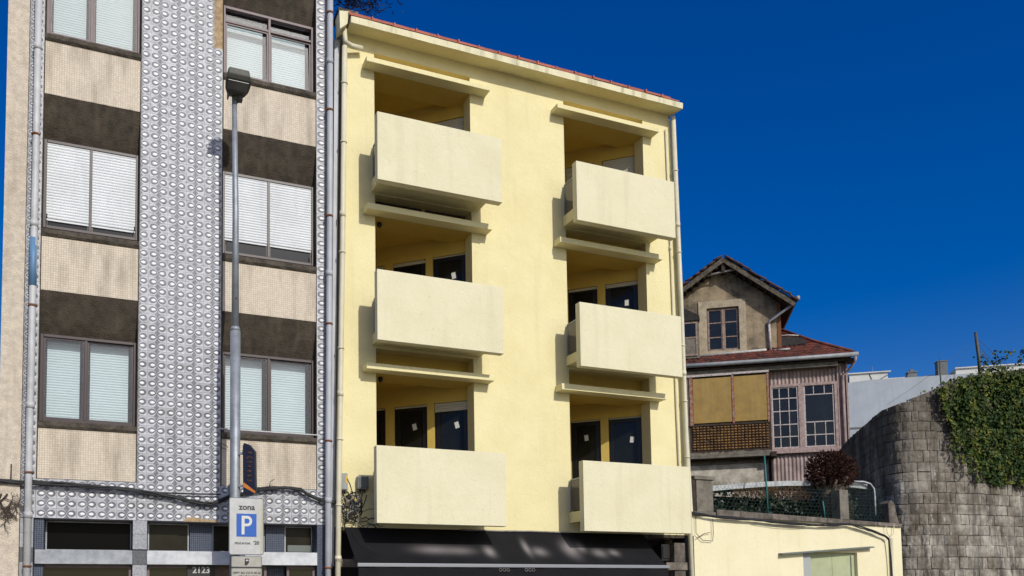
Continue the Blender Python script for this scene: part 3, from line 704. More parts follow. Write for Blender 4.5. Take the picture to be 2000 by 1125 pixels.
# relief tile meshes
CW, CHh = .1395, .1475
def tile_mesh(mirror):
    b = MB(); w, h = CW, CHh; g = .0018
    b.box(g, w-g, -.012, 0, g, h-g, 0)
    s = -1 if mirror else 1; ox = w if mirror else 0
    X = lambda x: ox+s*x
    def poly(pts, y, mi, back=None):
        vs = [(X(x), y, z) for x, z in pts]; n = len(vs)
        f = tuple(range(n)) if s > 0 else tuple(range(n-1, -1, -1)); b.add(vs, [f], mi)
    N = 14; cz = h/2
    def egg(rx, rz, cx):
        pts = []
        for i in range(N):
            t = 2*math.pi*i/N; c = -math.cos(t)
            pts.append((w*cx+c*w*rx, cz+math.sin(t)*h*rz*(1-.45*max(0, c)**1.3)))
        return pts[::-1]
    def ring(A, B, ya, yb, mi):
        vs = [(X(x), ya, z) for x, z in A]+[(X(x), yb, z) for x, z in B]; n = len(A); fs = []
        for i in range(n):
            j = (i+1) % n; f = (i, j, n+j, n+i); fs.append(f if s > 0 else f[::-1])
        b.add(vs, fs, mi)
    e0, e1, e2, e3 = egg(.43, .335, .53), egg(.38, .27, .53), egg(.255, .15, .58), egg(.23, .12, .59)
    ring(e0, e1, -.0123, -.0155, 1); ring(e1, e2, -.0155, -.0145, 2)
    ring(e2, e3, -.0145, -.0175, 3); poly(e3, -.0175, 3)
    # dark concave patches at the pair side, above and below the petal
    for sg in (1, -1):
        pts = [(w*.99, cz+sg*h*.495), (w*.72, cz+sg*h*.49), (w*.74, cz+sg*h*.41), (w*.86, cz+sg*h*.30), (w*.93, cz+sg*h*.16), (w*.99, cz+sg*h*.12)]
        if sg < 0: pts = pts[::-1]
        poly(pts, -.0132, 2)
    return b
protos = [tile_mesh(False).build('tile', [M['tile_base'], M['tile_ring'], M['tile_mid'], M['tile_drop']], TB) for _ in (0,)]
protos.append(tile_mesh(True).build('tile', [M['tile_base'], M['tile_ring'], M['tile_mid'], M['tile_drop']], TB))
cells = []
def fill(x0, x1, z0, z1, par=0):
    n = max(1, round((x1-x0)/CW)); k = max(1, round((z1-z0)/CHh)); w, h = (x1-x0)/n, (z1-z0)/k
    for i in range(n):
        for j in range(k): cells.append((x0+i*w, z0+j*h, w/CW, h/CHh, (i+par) % 2))
fill(.612, 1.868, 2.99, TOP, 1); fill(-.776, .612, 2.99, 3.575, 0); fill(1.868, 3.43, 2.99, 3.575, 0)
fill(3.432, 3.60, 2.99, TOP, 0); fill(-.98, -.777, 2.99, TOP, 1)
def scarred(x, z): return (1.72 < x and 10.7 < z < 12.4) or (noise.noise(Vector((x*1.7, z*1.1, 3))) > .58 and z > 8)
cells = [c for c in cells]
camp = Vector((0, 0, CAM_H))
cells.sort(key=lambda c: (Vector((c[0], W, c[1]))-camp).length)
far = MB(); cnt = 0
for (x, z, sx, sz, par) in cells:
    if 1.72 < x < 1.86 and z > 10.72: continue
    jy = random.uniform(-.0015, .0015)
    if cnt < 300 and cnt not in (0, 1):
        o = inst('tile', protos[par].data, TB, (x, Wl-.001+jy, z), (sx, 1, sz)); cnt += 1
    elif cnt in (0, 1):
        protos[cnt].location = (x, Wl-.001, z); protos[cnt].scale = (sx, 1, sz)
        if par != cnt: protos[cnt].data = protos[par].data.copy() if False else protos[cnt].data
        cnt += 1
    else:
        me = protos[par].data
        vs = [(x+v.co.x*sx, Wl-.001+jy+v.co.y, z+v.co.z*sz) for v in me.vertices]; o_ = len(far.v); far.v += vs
        for p in me.polygons: far.f.append(tuple(o_+i for i in p.vertices)); far.m.append(p.material_index); far.smooth.append(False)
far.build('tiling', [M['tile_base'], M['tile_ring'], M['tile_mid'], M['tile_drop']], TB, kind='stuff')
MB().box(1.725, 1.867, Wl-.006, Wl-.001, 10.75, TOP).build('bare_mortar_patch', M['scar'], TB)
MB().prism([(1.30, 2.985), (1.86, 2.985), (1.80, 3.02), (1.62, 3.03), (1.45, 3.06), (1.35, 3.05)], Wl-.028, Wl-.0235).build('bare_mortar_patch', M['scar'], TB)

# floors of each bay
lev = [ # mosaic bottom, top (=sill bottom), sill top (=frame bottom), frame top, band top
    (3.575, 4.33, 4.46, 5.79), (6.42, 7.25, 7.43, 8.82), (9.47, 10.31, 10.48, 11.68)]
nextm = (6.42, 9.47, TOP)
for bi, (x0, x1) in enumerate(bays):
    for li, (mb_, mt, fb_, ft) in enumerate(lev):
        MB().box(x0+.012, x1-.012, W+.005, W+.3, mb_+.002, mt).build('mosaic_panel', M['mosaic'], TB)
        # sill, slightly crumbling
        q = MB(); n_ = 14; vs = []; fs = []
        for i in range(n_+1):
            x = x0+.005+(x1-x0-.01)*i/n_; e1 = random.uniform(-.006, .006); e2 = random.uniform(-.008, .008)
            vs += [(x, W-.035+e1, mt+.035+e2), (x, W-.035+e1, mt+.10+e2*.4), (x, W+.14, fb_-.003), (x, W+.14, mt+.001), (x, W-.01, mt+.001)]
        for i in range(n_):
            for j in range(5): a = i*5+j; c = i*5+(j+1) % 5; fs.append((a, a+5, c+5, c))
        fs.append((0, 1, 2, 3, 4)); fs.append(tuple(n_*5+j for j in (4, 3, 2, 1, 0)))
        q.add(vs, [f[::-1] for f in fs]); q.build('sill', M['concrete_sill'], TB)
        # dark undercut band above the window
        bt = nextm[li]
        q = MB(); n_ = 18; k_ = 6; vs = []; fs = []
        for i in range(n_+1):
            for j in range(k_+1):
                t = j/k_; z = ft+.01+(bt-ft-.01)*t; y = W+.19-.19*t**.8+random.uniform(-.006, .006)
                vs.append((x0+.002+(x1-x0-.004)*i/n_, y, z+(random.uniform(-.008, .004) if j == 0 else 0)))
        for i in range(n_):
            for j in range(k_): a = i*(k_+1)+j; fs.append((a, a+k_+1, a+k_+2, a+1))
        q.add(vs, fs)
        q.box(x0+.003, x1-.003, W+.2, W+.32, ft+.02, bt)
        q.build('undercut_band', M['concrete_dark'], TB)
        # window
        y0 = W+.13; mid = {0: (-.13, 2.655), 1: (-.10, 2.645), 2: (-.12, 2.655)}[li][bi]
        fm = M['frame_grey'] if li == 2 else M['frame_brown']
        trans = (11.42,) if (li == 2 and bi == 1) else ()
        wf = frame(x0+.012, x1-.012, fb_, ft, y0, y0+.09, .045, (mid,), trans, wm=.04).build('window', fm, TB, bevel=.004)
        yb = y0+.07
        for a, c, off in ((x0+.06, mid-.02, .0), (mid+.02, x1-.06, .015)):
            if li == 1: # roller shutter nearly down, outside the glass
                sf = .16 if bi == 0 else .27
                slats(a-.005, c+.005, fb_+sf, ft-.03, y0+.025, .044, .012).build('roller_shutter', M['shutter'], wf, kind='stuff')
                MB().box(a, c, y0+.03, y0+.05, fb_+sf-.03, fb_+sf+.002).build('shutter_foot', M['shutter'], wf)
                MB().box(a, c, y0+.055, y0+.06, fb_+.04, fb_+sf+.04).build('pane', M['glass_blue'], wf)
                frame(a, c, fb_+.03, fb_+sf-.02, y0+.04, y0+.065, .018).build('sash', M['frame_brown'], wf)
            else:
                frame(a-.004, c+.004, fb_+.04, (trans[0]-.02 if trans else ft-.04), y0+.02+off, y0+.05+off, .028).build('sash', fm, wf)
                tl = .045 if (li == 2 and bi == 1) else .0
                MB().hexa([(a, y0+.030+off, fb_+.05), (c, y0+.030+off, fb_+.05), (c, y0+.035+off, fb_+.05), (a, y0+.035+off, fb_+.05)],
                          [(a, y0+.030+off+tl, ft-.045), (c, y0+.030+off+tl, ft-.045), (c, y0+.035+off+tl, ft-.045), (a, y0+.035+off+tl, ft-.045)]).build('pane', M['glass'], wf)
                gap = .035
                slats(a+.03+gap*.3, c-.03-gap, fb_+.07, ft-.05, y0+.20, .040, .010).build('blind', M['blind'], wf, kind='stuff')
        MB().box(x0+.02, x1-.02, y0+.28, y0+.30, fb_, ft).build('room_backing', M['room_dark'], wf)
    # little brackets of the shutters
    for x in (x0+.07, x1-.07):
        q = MB(); q.tube([(x, W+.08, 7.43+.13), (x, W+.08, 7.43+.20)], .008, 6); q.build('shutter_stop', M['black'], TB)
MB().box(1.84, 3.45, W-.05, W-.02, 4.475, 4.492).build('sill_rail', M['pipe_white'], TB)
# bay edge trims
for x in (-.775, .61, 1.87, 3.43):
    MB().box(x-.010 if x in (.61, 3.43) else x+.0, x+.0 if x in (.61, 3.43) else x+.010, W-.004, W+.3, 3.58, TOP).build('edge_trim', M['concrete_dark'], TB)
# downpipes
p = pipe(TB, 'downpipe', (-.865, W-.10, TOP), (-.865, W-.10, .15), .05, M['pipe_white'], (.10, .31, .52, .72, .83), M['rust'], joints=(.2, .42, .64, .77))
MB().tube([(-.867, W-.10, 7.15), (-.867, W-.10, 6.42)], .053, 12).build('blue_sleeve', M['blue_paint'], p)
pipe(TB, 'downpipe', (3.655, W-.10, TOP), (3.575, W-.10, .15), .052, M['pipe_blue'], (.06, .20, .35, .50, .66, .83), M['rust'], joints=(.13, .43, .74))
# ground floor
q = MB(); q.box(-.775, .565, W-.01, W+.2, 2.31, 2.52); q.build('transom_beam', M['marble_dark'], TB, bevel=.004)
q = MB(); q.box(.775, 3.43, W-.01, W+.2, 2.31, 2.52); q.build('transom_beam', M['marble'], TB, bevel=.004)
for j, z in enumerate((2.985-.21, 2.985-.445)):
    MB().box(.568, .772, W-.005, W+.25, z, z+(.21 if j == 0 else .232)).build('pilaster_block', M['stone_block'], TB, bevel=.003)
for j in range(11):
    z = 2.527-.225*(j+1)
    if z > 0: MB().box(.568, .772, W-.005, W+.25, z, z+.222).build('pilaster_block', M['stone_block_dark'] if j == 0 else M['stone_block'], TB, bevel=.003)
for j in range(14):
    z = 2.982-.215*(j+1)
    MB().box(-.975, -.80, W-.002, W+.25, z, z+.212).build('edge_block', M['stone_block_dark'] if j == 2 else M['marble_dark'], TB)
for xa, xb in ((1.43, 1.77), (2.63, 2.94), (3.43, 3.56)):
    yy = W+.25 if xa < 3 else W+.01
    MB().box(xa, xb, yy, yy+.3, .15, 2.983).build('mosaic_pillar', M['navy_mosaic'], TB)
MB().box(-.79, -.66, W+.06, W+.4, .15, 2.983).build('mosaic_pillar', M['navy_mosaic'], TB)
for xa, xb in ((-.65, .56), (.80, 1.42), (1.78, 2.62), (2.95, 3.42)):
    fr = frame(xa, xb, 2.525, 2.975, W+.30, W+.34, .02).build('transom_light', M['steel'], TB)
    MB().box(xa+.02, xb-.02, W+.315, W+.32, 2.54, 2.96).build('pane', M['glass_deep'] if xa < 0 else M['glass_brown'], fr)
MB().box(.82, 1.40, W+.42, W+.44, 2.55, 2.9).build('inner_ceiling_strip', M['wood'], TB)
MB().box(3.0, 3.4, W+.29, W+.30, 2.55, 2.66).build('inner_ledge', M['green_dark'], TB)
for xa, xb in ((-.77, .56), (.78, 1.42), (2.1, 2.62), (2.95, 3.42)):
    fr = frame(xa, xb, .15, 2.30, W+.12, W+.17, .04, trans=(1.1,)).build('shop_door', M['frame_grey'], TB)
    MB().box(xa+.04, xb-.04, W+.14, W+.145, .2, 2.26).build('pane', M['glass_dark'], fr)
nb = MB().box(1.38, 1.80, W+.10, W+.13, 2.12, 2.305).build('number_board', M['ink'], TB)
text('door_number', '2123', .135, (1.59, W+.095, 2.225), M['sign_white'], nb, bold=.003)
MB().box(1.43, 2.1, W+.15, W+.2, .15, 2.3).build('entrance_door', M['wood'], TB)

# low neighbouring wall at the far left
NW = MB().box(-9, -1.278, W+.03, W+.3, 0, 3.62).build('neighbour_wall', M['beige_wall'])
tag(NW, 'low beige rendered wall at the left edge beside the tiled building', 'wall')
b = MB()
def twig(p, d, l, r, depth):
    pts = [p]
    for k in range(4):
        d = (d+Vector((random.gauss(0, .35), 0, random.gauss(0, .35)))).normalized(); p = p+d*l/4; pts.append(p)
    b.tube(pts, r, 5, r1=r*.6)
    if depth:
        for k in range(3): twig(pts[random.randint(1, 4)], (d+Vector((random.gauss(0, 1), 0, random.gauss(-.1, .9)))).normalized(), l*.7, r*.65, depth-1)
for x in (-1.22, -1.14, -1.3):
    twig(Vector((x, W-.05, 3.32)), Vector((random.uniform(-.3, .3), 0, -1)), .3, .013, 3)
tag(b.build('dead_creeper', M['dry']), 'leafless black creeper clinging to the beige wall under the cable at the far left', 'creeper')
b = MB(); b.tube([(-1.1, W-.06, 3.5), (-1.1, W-.06, 3.76)], .008, 6); tag(b.build('wall_spike', M['black']), 'short upright metal pin above the cable at the far left', 'pin')

# ------------------------------------------------------------------ black cable bundles
def bundle(name, pts, n, spread, r, label):
    b = MB(); 
    for i in range(n):
        ph = random.uniform(0, 6.28); q = []
        P = [Vector(p) for p in pts]
        for k in range(len(P)-1):
            for t in (0, .33, .66):
                v = P[k].lerp(P[k+1], t); a = ph+k*1.1+t*2
                q.append(v+Vector((0, -abs(math.sin(a))*spread*.6, math.cos(a)*spread+random.uniform(-.004, .004))))
        q.append(P[-1]); b.tube(q, r*random.uniform(.7, 1.25), 6)
    return tag(b.build(name, M['cable']), label, 'cable')
bundle('cable_bundle', [(x, W-.06, z) for x, z in ((-2.6, 3.53), (-1.6, 3.52), (-1.23, 3.50), (-.84, 3.50), (-.36, 3.49), (.1, 3.465), (.49, 3.44), (.85, 3.40), (1.15, 3.36), (1.38, 3.31), (1.58, 3.27), (1.73, 3.27), (1.82, 3.30), (1.95, 3.37), (2.16, 3.43))], 7, .022, .016,
       'thick sagging bundle of black cables across the tiled front, left of the lamp post')
bundle('cable_bundle', [(x, W-.06, z) for x, z in ((2.16, 3.43), (2.3, 3.50), (2.6, 3.55), (2.89, 3.57), (3.15, 3.55), (3.25, 3.48), (3.4, 3.42), (3.56, 3.38), (3.8, 3.35))], 6, .022, .014,
       'black cable bundle between the lamp post and the bluish downpipe')
b = MB(); b.tube([(-.84, W-.045, 3.53), (.0, W-.045, 3.47), (.49, W-.045, 3.43), (1.0, W-.045, 3.42), (1.46, W-.045, 3.42), (1.86, W-.045, 3.43)], .012, 6)
tag(b.build('single_cable', M['cable']), 'single thinner black cable above the sagging bundle on the grey tiles', 'cable')
b = MB()
for x, sg in ((1.90, -1), (2.28, 1)):
    b.tube([(x+.07*math.cos(t), W-.05, 4.2+.035*math.sin(t)+.02*sg*math.cos(t)) for t in [k*.6 for k in range(10)]], .005, 5)
b.tube([(2.62, W-.05, 3.56), (2.64, W-.1, 3.66), (2.7, W-.1, 3.7)], .005, 5)
tag(b.build('wire_loop', M['cable']), 'small loops of thin wire on the mosaic beside the lamp post', 'wire')

# ================================================================== STREET LAMP
LP = empty('street_lamp', (1.984, 13.3, .007)); LP.scale = (1.081,)*3; tag(LP, 'tall galvanised street lamp with dark grey boxy head in front of the tiled building', 'street lamp')
q = MB(); q.tube([(0, 0, 0), (.005, 0, 3.0), (0, 0, 5.44)], .072, 16); q.build('lower_pole', M['steel'], LP)
q = MB(); q.tube([(0, 0, 5.44), (-.002, 0, 5.50)], .075, 16, r1=.055); q.tube([(-.002, 0, 5.5), (-.005, 0, 7.2), (-.03, 0, 8.9)], .052, 14, r1=.036); q.build('upper_pole', M['steel'], LP)
q = MB(); q.tube([(0, 0, 0), (0, 0, .04)], .14, 16); q.build('base_flange', M['steel'], LP)
# head: hollow-looking box tapering back to the spigot
hd = empty('lamp_head', (1.835-.02, 12.3, .13+8.82)); hd.parent = LP; hd.location = (-.02, 0, 8.82)
secs = [(.06, .075, .02, .09), (-.03, .125, .0, .13), (-.13, .165, .015, .17), (-.24, .178, .04, .20), (-.33, .172, .07, .21), (-.37, .155, .12, .21)]  # y, half width, z bottom, z top
q = MB(); vs = []
for y, hw, zb, zt in secs: vs += [(-hw, y, zb), (hw, y, zb), (hw*.85, y, zt), (-hw*.85, y, zt)]
fs = []
for i in range(len(secs)-1):
    for j in range(4): a = i*4+j; c = i*4+(j+1) % 4; fs.append((a, c, c+4, a+4))
fs += [(3, 2, 1, 0), tuple(len(vs)-4+j for j in range(4))]
q.add(vs, fs); hb = q.build('lamp_housing', M['lamp_grey'], LP, bevel=.012); hb.location = (-.015, 0, 8.90)
bpy.data.objects.remove(hd)
q = MB(); q.hexa([(-.14, -.31, .056), (.14, -.31, .056), (.135, -.16, .014), (-.135, -.16, .014)], [(-.14, -.31, .060), (.14, -.31, .060), (.135, -.16, .020), (-.135, -.16, .020)]); ln = q.build('lamp_lens', M['lamp_lens'], LP); ln.location = (-.015, 0, 8.897)
q = MB(); q.box(.03, .09, -.06, .03, -.02, .05).tube([(0, 0, -.03), (0, 0, .06)], .048, 12).box(-.12, -.10, -.1, .04, .0, .11); q2 = q.build('lamp_clamp', M['lamp_grey'], LP); q2.location = (-.01, 0, 8.86)
q = MB(); q.tube([(0, -.073, 5.9), (0, -.060, 5.9)], .01, 6); q.build('bolt', M['black'], LP)

# parking sign on the pole
def rrect(x0, x1, z0, z1, r, n=5):
    pts = []
    for cx, cz, a0 in ((x1-r, z0+r, -90), (x1-r, z1-r, 0), (x0+r, z1-r, 90), (x0+r, z0+r, 180)):
        for k in range(n+1): a = math.radians(a0+90*k/n); pts.append((cx+r*math.cos(a), cz+r*math.sin(a)))
    return pts
PS = empty('parking_sign', (2.130, 13.102, 2.418)); PS.scale = (1.081,)*3; tag(PS, 'tall white parking zone sign with blue P square on the lamp post', 'sign')
MB().prism(rrect(-.238, .238, 0, .80, .03), 0, .02).build('plate_back', M['sign_edge'], PS)
MB().prism(rrect(-.228, .228, .01, .79, .026), -.004, -.001).build('plate', M['sign_white'], PS)
MB().box(-.137, .137, -.0075, -.0045, .255, .575).build('blue_square', M['sign_blue'], PS)
# letter P
q = MB(); q.box(-.068, -.028, -.0115, -.008, .285, .545)
vs = []; n_ = 10
for k in range(n_+1):
    a = math.pi/2-math.pi*k/n_
    vs += [(.010+.066*math.cos(a), -.0115, .472+.073*math.sin(a)), (.010+.030*math.cos(a), -.0115, .472+.035*math.sin(a))]
q.add([(-.028, -.0115, .545), (-.028, -.0115, .507)]+vs[:2], [(1, 3, 2, 0)])
q.add(vs, [(2*k+1, 2*k+3, 2*k+2, 2*k) for k in range(n_)])
q.add([(-.028, -.0115, .437), (-.028, -.0115, .399)]+vs[-2:], [(0, 1, 2, 3)])
q.build('letter_p', M['paper'], PS)
text('lettering', 'zona', .115, (.005, -.006, .665), M['ink'], PS, ext=.001, bold=.003)
text('lettering', 'titul.arcos.', .052, (-.05, -.006, .165), M['ink'], PS, ext=.001, bold=.001)
text('lettering', '\u201920', .066, (.135, -.006, .168), M['ink'], PS, ext=.001, bold=.002)
S2 = empty('small_sign', (2.135, 13.102, 2.234)); S2.scale = (1.081,)*3; tag(S2, 'small dirty sign plate with dark pictogram just under the parking sign', 'sign')
MB().prism(rrect(-.21, .21, 0, .155, .02), 0, .015).build('plate_back', M['sign_edge'], S2)
MB().prism(rrect(-.202, .202, .008, .147, .018), -.004, -.001).build('plate', M['sign_dirty'], S2)
MB().prism([(-.03, .03), (.0, .025), (.03, .06), (.034, .12), (-.024, .12)], -.007, -.0045).build('pictogram', M['ink'], S2)
MB().prism([(-.012, .085), (.022, .085), (.022, .105), (-.012, .105)], -.009, -.0075).build('pictogram', M['sign_white'], S2)
S3 = empty('small_sign', (2.135, 13.102, 1.758)); S3.scale = (1.081,)*3; tag(S3, 'lowest sign plate on the lamp post with rows of small black characters', 'sign')
MB().prism(rrect(-.21, .21, 0, .43, .02), 0, .015).build('plate_back', M['sign_edge'], S3)
MB().prism(rrect(-.202, .202, .008, .422, .018), -.004, -.001).build('plate', M['sign_dirty'], S3)
text('lettering', 'HPFT EO CO E NI AI', .042, (0, -.006, .36), M['ink'], S3, ext=.001, bold=.001)
text('lettering', 'MR UE LU IE A', .042, (.02, -.006, .31), M['ink'], S3, ext=.001, bold=.001)

# banner sign seen edge-on, hanging at the pole's right
BS = empty('banner_sign', (2.113, 13.134, 3.326)); BS.scale = (1.081,)*3; BS.rotation_euler = (0, 0, math.radians(-30)); tag(BS, 'narrow navy banner sign with worn orange writing hung on the lamp post', 'sign')
pl = [(-.03, .02), (.06, .0), (.14, .03), (.15, .10), (.14, .62), (.06, .71), (-.02, .74), (-.04, .70)]
MB().prism(pl, 0, .05).build('sign_body', M['navy'], BS, bevel=.006)
MB().prism([(x-.012, z) for x, z in pl], .052, .10).build('sign_back', M['green_edge'], BS, bevel=.006)
MB().prism([(-.03, .12), (.145, .02), (.15, .05), (-.02, .18)], -.006, -.001).build('orange_trim', M['orange'], BS)
random.seed(21)
for k in range(7):
    z = .20+k*.065; q = MB(); x = .03
    pts = [(x+.015*math.sin(t*1.9+k)+.012*t, -.004, z+.018*math.cos(t*2.3+k*.7)) for t in range(6)]
    q.tube(pts, .0045, 5); q.build('print_stroke', M['orange_ink'], BS)
MB().box(-.1, -.03, .02, .06, .12, .15).box(-.1, -.03, .02, .06, .58, .61).build('bracket', M['steel'], BS)

# ================================================================== GARDEN WALL (cream) at the right
GW = empty('garden_wall', (0, 0, 0)); tag(GW, 'low cream rendered garden wall with granite coping and a green shuttered window', 'garden wall')
wt = lambda x: 3.36-(x-11.1)*.018
def quadwall(x0, x1, f0, f1, y0, y1, n=10):
    b = MB()
    for i in range(n):
        a, c = x0+(x1-x0)*i/n, x0+(x1-x0)*(i+1)/n
        b.hexa([(a, y0, f0(a)), (c, y0, f0(c)), (c, y1, f0(c)), (a, y1, f0(a))], [(a, y0, f1(a)), (c, y0, f1(c)), (c, y1, f1(c)), (a, y1, f1(a))])
    return b
xL, xR = 11.12, 16.93
wb = MB()
for (a, c, f0, f1) in ((xL, 13.98, lambda x: 0, wt), (13.98, 15.55, lambda x: 2.66, wt), (15.55, xR, lambda x: 0, wt), (13.98, 15.55, lambda x: 0, lambda x: .15)):
    q = MB().hexa([(a, W, f0(a)), (c, W, f0(c)), (c, W+.3, f0(c)), (a, W+.3, f0(a))], [(a, W, f1(a)), (c, W, f1(c)), (c, W+.3, f1(c)), (a, W+.3, f1(a))])
    wb.add(q.v, q.f)
wb.build('wall_face', M['garden_render'], GW)
# coping stones
x = 11.68; i = 0
while x < 16.9:
    l = random.uniform(.55, .95); c = min(x+l, 16.93)
    z0_ = wt(x)+.002; z1_ = 3.50-(x-11.66)*.036 if x < 16.4 else 3.36
    z1b = max(z0_+.05, 3.50-(c-11.66)*.032)
    MB().hexa([(x+.004, W-.05, z0_), (c-.004, W-.05, wt(c)+.002), (c-.004, W+.36, wt(c)+.002), (x+.004, W+.36, z0_)],
              [(x+.004, W-.05, 3.50-(x-11.66)*.032), (c-.004, W-.05, z1b), (c-.004, W+.36, z1b), (x+.004, W+.36, 3.50-(x-11.66)*.032)]).build('coping_stone', M['granite'], GW, bevel=.012)
    x = c
MB().box(11.12, 11.675, W-.03, W+.3, wt(11.2)+.002, 3.44).build('coping_stone', M['concrete_old'], GW, bevel=.01)
# pillars
MB().box(11.10, 11.22, W+.02, W+.3, 3.44, 4.10).build('pillar', M['dark_wood'], GW)
MB().box(11.24, 11.66, W+.02, W+.32, 3.445, 4.10).box(11.18, 11.70, W-.01, W+.35, 4.101, 4.18).build('pillar', M['concrete_old'], GW, bevel=.01)
MB().box(15.16, 15.42, W+.05, W+.3, 3.40, 4.06).build('pillar', M['concrete_old'], GW, bevel=.01)
q = MB().prism([(16.62, 3.31), (16.92, 3.31), (16.86, 3.55), (16.80, 3.80), (16.70, 3.88), (16.60, 3.80)], W+.02, W+.3); q.build('pillar', M['granite'], GW, bevel=.02)
# window with green shutters
MB().box(13.98, 14.22, W+.03, W+.12, .15, 2.655).build('window_jamb', M['door_jamb'], GW)
sh = MB().box(14.22, 14.88, W+.08, W+.12, .16, 2.655).build('green_shutter', M['green_shutter'], GW, bevel=.004)
MB().box(14.885, 15.548, W+.08, W+.12, .16, 2.655).build('green_shutter', M['green_shutter'], GW, bevel=.004)
MB().box(14.22, 14.25, W+.07, W+.079, .2, 2.6).box(15.42, 15.45, W+.07, W+.079, .2, 2.6).build('shutter_batten', M['green_dark'], GW)
q = MB().hexa([(13.30, W-.12, 2.585), (15.95, W-.12, 2.77), (15.95, W-.001, 2.77), (13.30, W-.001, 2.585)], [(13.30, W-.12, 2.61), (15.95, W-.12, 2.795), (15.95, W-.001, 2.81), (13.30, W-.001, 2.625)])
q.build('window_hood', M['green_dark'], GW)
bundle('cable_bundle', [(x, W-.09, z) for x, z in ((10.95, 3.40), (11.3, 3.38), (11.63, 3.34), (12.2, 3.32), (12.69, 3.30), (13.2, 3.27), (13.8, 3.25), (14.3, 3.24), (14.67, 3.25), (15.0, 3.27), (15.26, 3.28), (15.7, 3.2), (16.02, 3.12), (16.3, 3.05), (16.42, 2.98), (16.46, 2.6), (16.47, 2.1), (16.5, .2))], 6, .02, .013,
       'black cable bundle along the granite coping and down the cream garden wall')
b = MB(); b.tube([(12.6, W-.08, 3.26), (13.2, W-.08, 3.20), (13.7, W-.08, 3.19), (14.2, W-.08, 3.22)], .006, 5)
tag(b.build('thin_wire', M['cable']), 'thin black wire sagging below the cable bundle in the middle of the cream garden wall', 'wire'); b = MB()
b.tube([(11.15, W-.05, 3.35), (11.14, W-.05, 3.0), (11.3, W-.05, 2.86), (11.55, W-.05, 2.85), (11.57, W-.05, 3.0), (11.57, W-.05, 3.3)], .007, 5)
b.tube([(11.15, W-.05, 2.9), (11.35, W-.05, 3.0), (11.5, W-.05, 3.02)], .006, 5)
tag(b.build('thin_wire', M['cable']), 'thin black wires looping down the left end of the cream garden wall', 'wire')
b = MB(); b.tube([(16.56, W-.05, .15), (16.56, W-.05, 3.0)], .04, 10); b.tube([(16.40, W-.06, 3.28), (16.42, W-.07, 3.1), (16.50, W-.07, 3.02), (16.62, W-.06, 3.1), (16.66, W-.05, 3.3)], .008, 6)
tag(b.build('wall_conduit', M['pipe_cream']), 'cream vertical conduit at the right end of the garden wall', 'pipe')

# ------------------------------------------------------------------ garden behind the wall
b = MB(); vs = []; fs = []
nx, ny = 26, 20
for i in range(nx+1):
    for j in range(ny+1):
        x = 11.2+(24-11.2)*i/nx; y = W+.36+(24-14.36)*j/ny
        z = 3.25+max(0, (y-15.6))*.12+.06*noise.noise(Vector((x, y, 0)))
        vs.append((x, y, min(z, 5.6)))
for i in range(nx):
    for j in range(ny): a = i*(ny+1)+j; fs.append((a, a+ny+1, a+ny+2, a+1))
b.add(vs, fs); b.build('garden_ground', M['soil'], kind='structure')
# white-painted terrace lip with a bent-down end
TL_ = empty('terrace_edge', (0, 0, 0)); tag(TL_, 'white painted terrace lip with a bent down end above the dark garden strip', 'terrace edge')
lip = [(11.7, 4.05), (12.2, 4.10), (12.9, 4.18), (13.6, 4.25), (14.3, 4.305), (14.9, 4.33), (15.6, 4.345), (16.3, 4.35), (16.75, 4.33)]
b = MB(); vs = []
for x, z in lip: vs += [(x, W+.72, z-.11), (x, W+.70, z), (x, W+1.6, z+.02), (x, W+1.6, z-.11)]
fs = []
for i in range(len(lip)-1):
    for j in range(4): a = i*4+j; c = i*4+(j+1) % 4; fs.append((a, a+4, c+4, c))
b.add(vs, [f[::-1] for f in fs]); b.build('lip', M['rail'], TL_)
b = MB(); b.tube([(16.2, W+.62, 4.36), (16.55, W+.62, 4.37), (16.75, W+.62, 4.33), (16.86, W+.62, 4.22), (16.88, W+.62, 4.05), (16.87, W+.62, 3.6)], .022, 8); b.build('bent_pipe', M['rail'], TL_)
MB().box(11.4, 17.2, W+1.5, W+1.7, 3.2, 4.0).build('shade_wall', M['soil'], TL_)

def leaves(b, n, fn, size, flat=.6, mi=0, up_=None):
    for _ in range(n):
        p, nrm = fn()
        d = Vector((random.gauss(0, 1), random.gauss(0, 1), random.gauss(0, 1))).normalized()
        nn = (nrm*flat*2+d).normalized(); t = nn.orthogonal().normalized(); t = Matrix.Rotation(random.uniform(0, 6.28), 3, nn) @ t; s_ = nn.cross(t)
        s = size*random.uniform(.6, 1.3)
        b.add([p-t*s*.5, p+s_*s*.42+nn*s*.08, p+t*s*.6, p-s_*s*.42+nn*s*.08], [(0, 1, 2, 3)], mi)
b = MB()
def hfn():
    while True:
        x = random.uniform(11.9, 16.6); z = random.uniform(3.3, 4.1)
        dens = .5+.5*noise.noise(Vector((x*1.1, z*2, 5)))
        if random.random() < dens: return Vector((x, W+random.uniform(.75, 1.3), z)), Vector((0, -1, .5))
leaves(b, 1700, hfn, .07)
tag(b.build('hedge', M['hedge_leaf'], kind='stuff'), 'dark green hedge behind the wire mesh on the garden wall', 'hedge')
b = MB()
for i in range(420):
    x = random.uniform(12.8, 15.1); z = random.uniform(4.0, 4.22)
    b.tube([(x, W+.74, z), (x+random.uniform(-.1, .1), W+.72, z-random.uniform(.05, .22))], .004, 3)
tag(b.build('dry_stems', M['bush_dry'], kind='stuff'), 'dry orange brown stems hanging under the white terrace lip', 'dry stems')

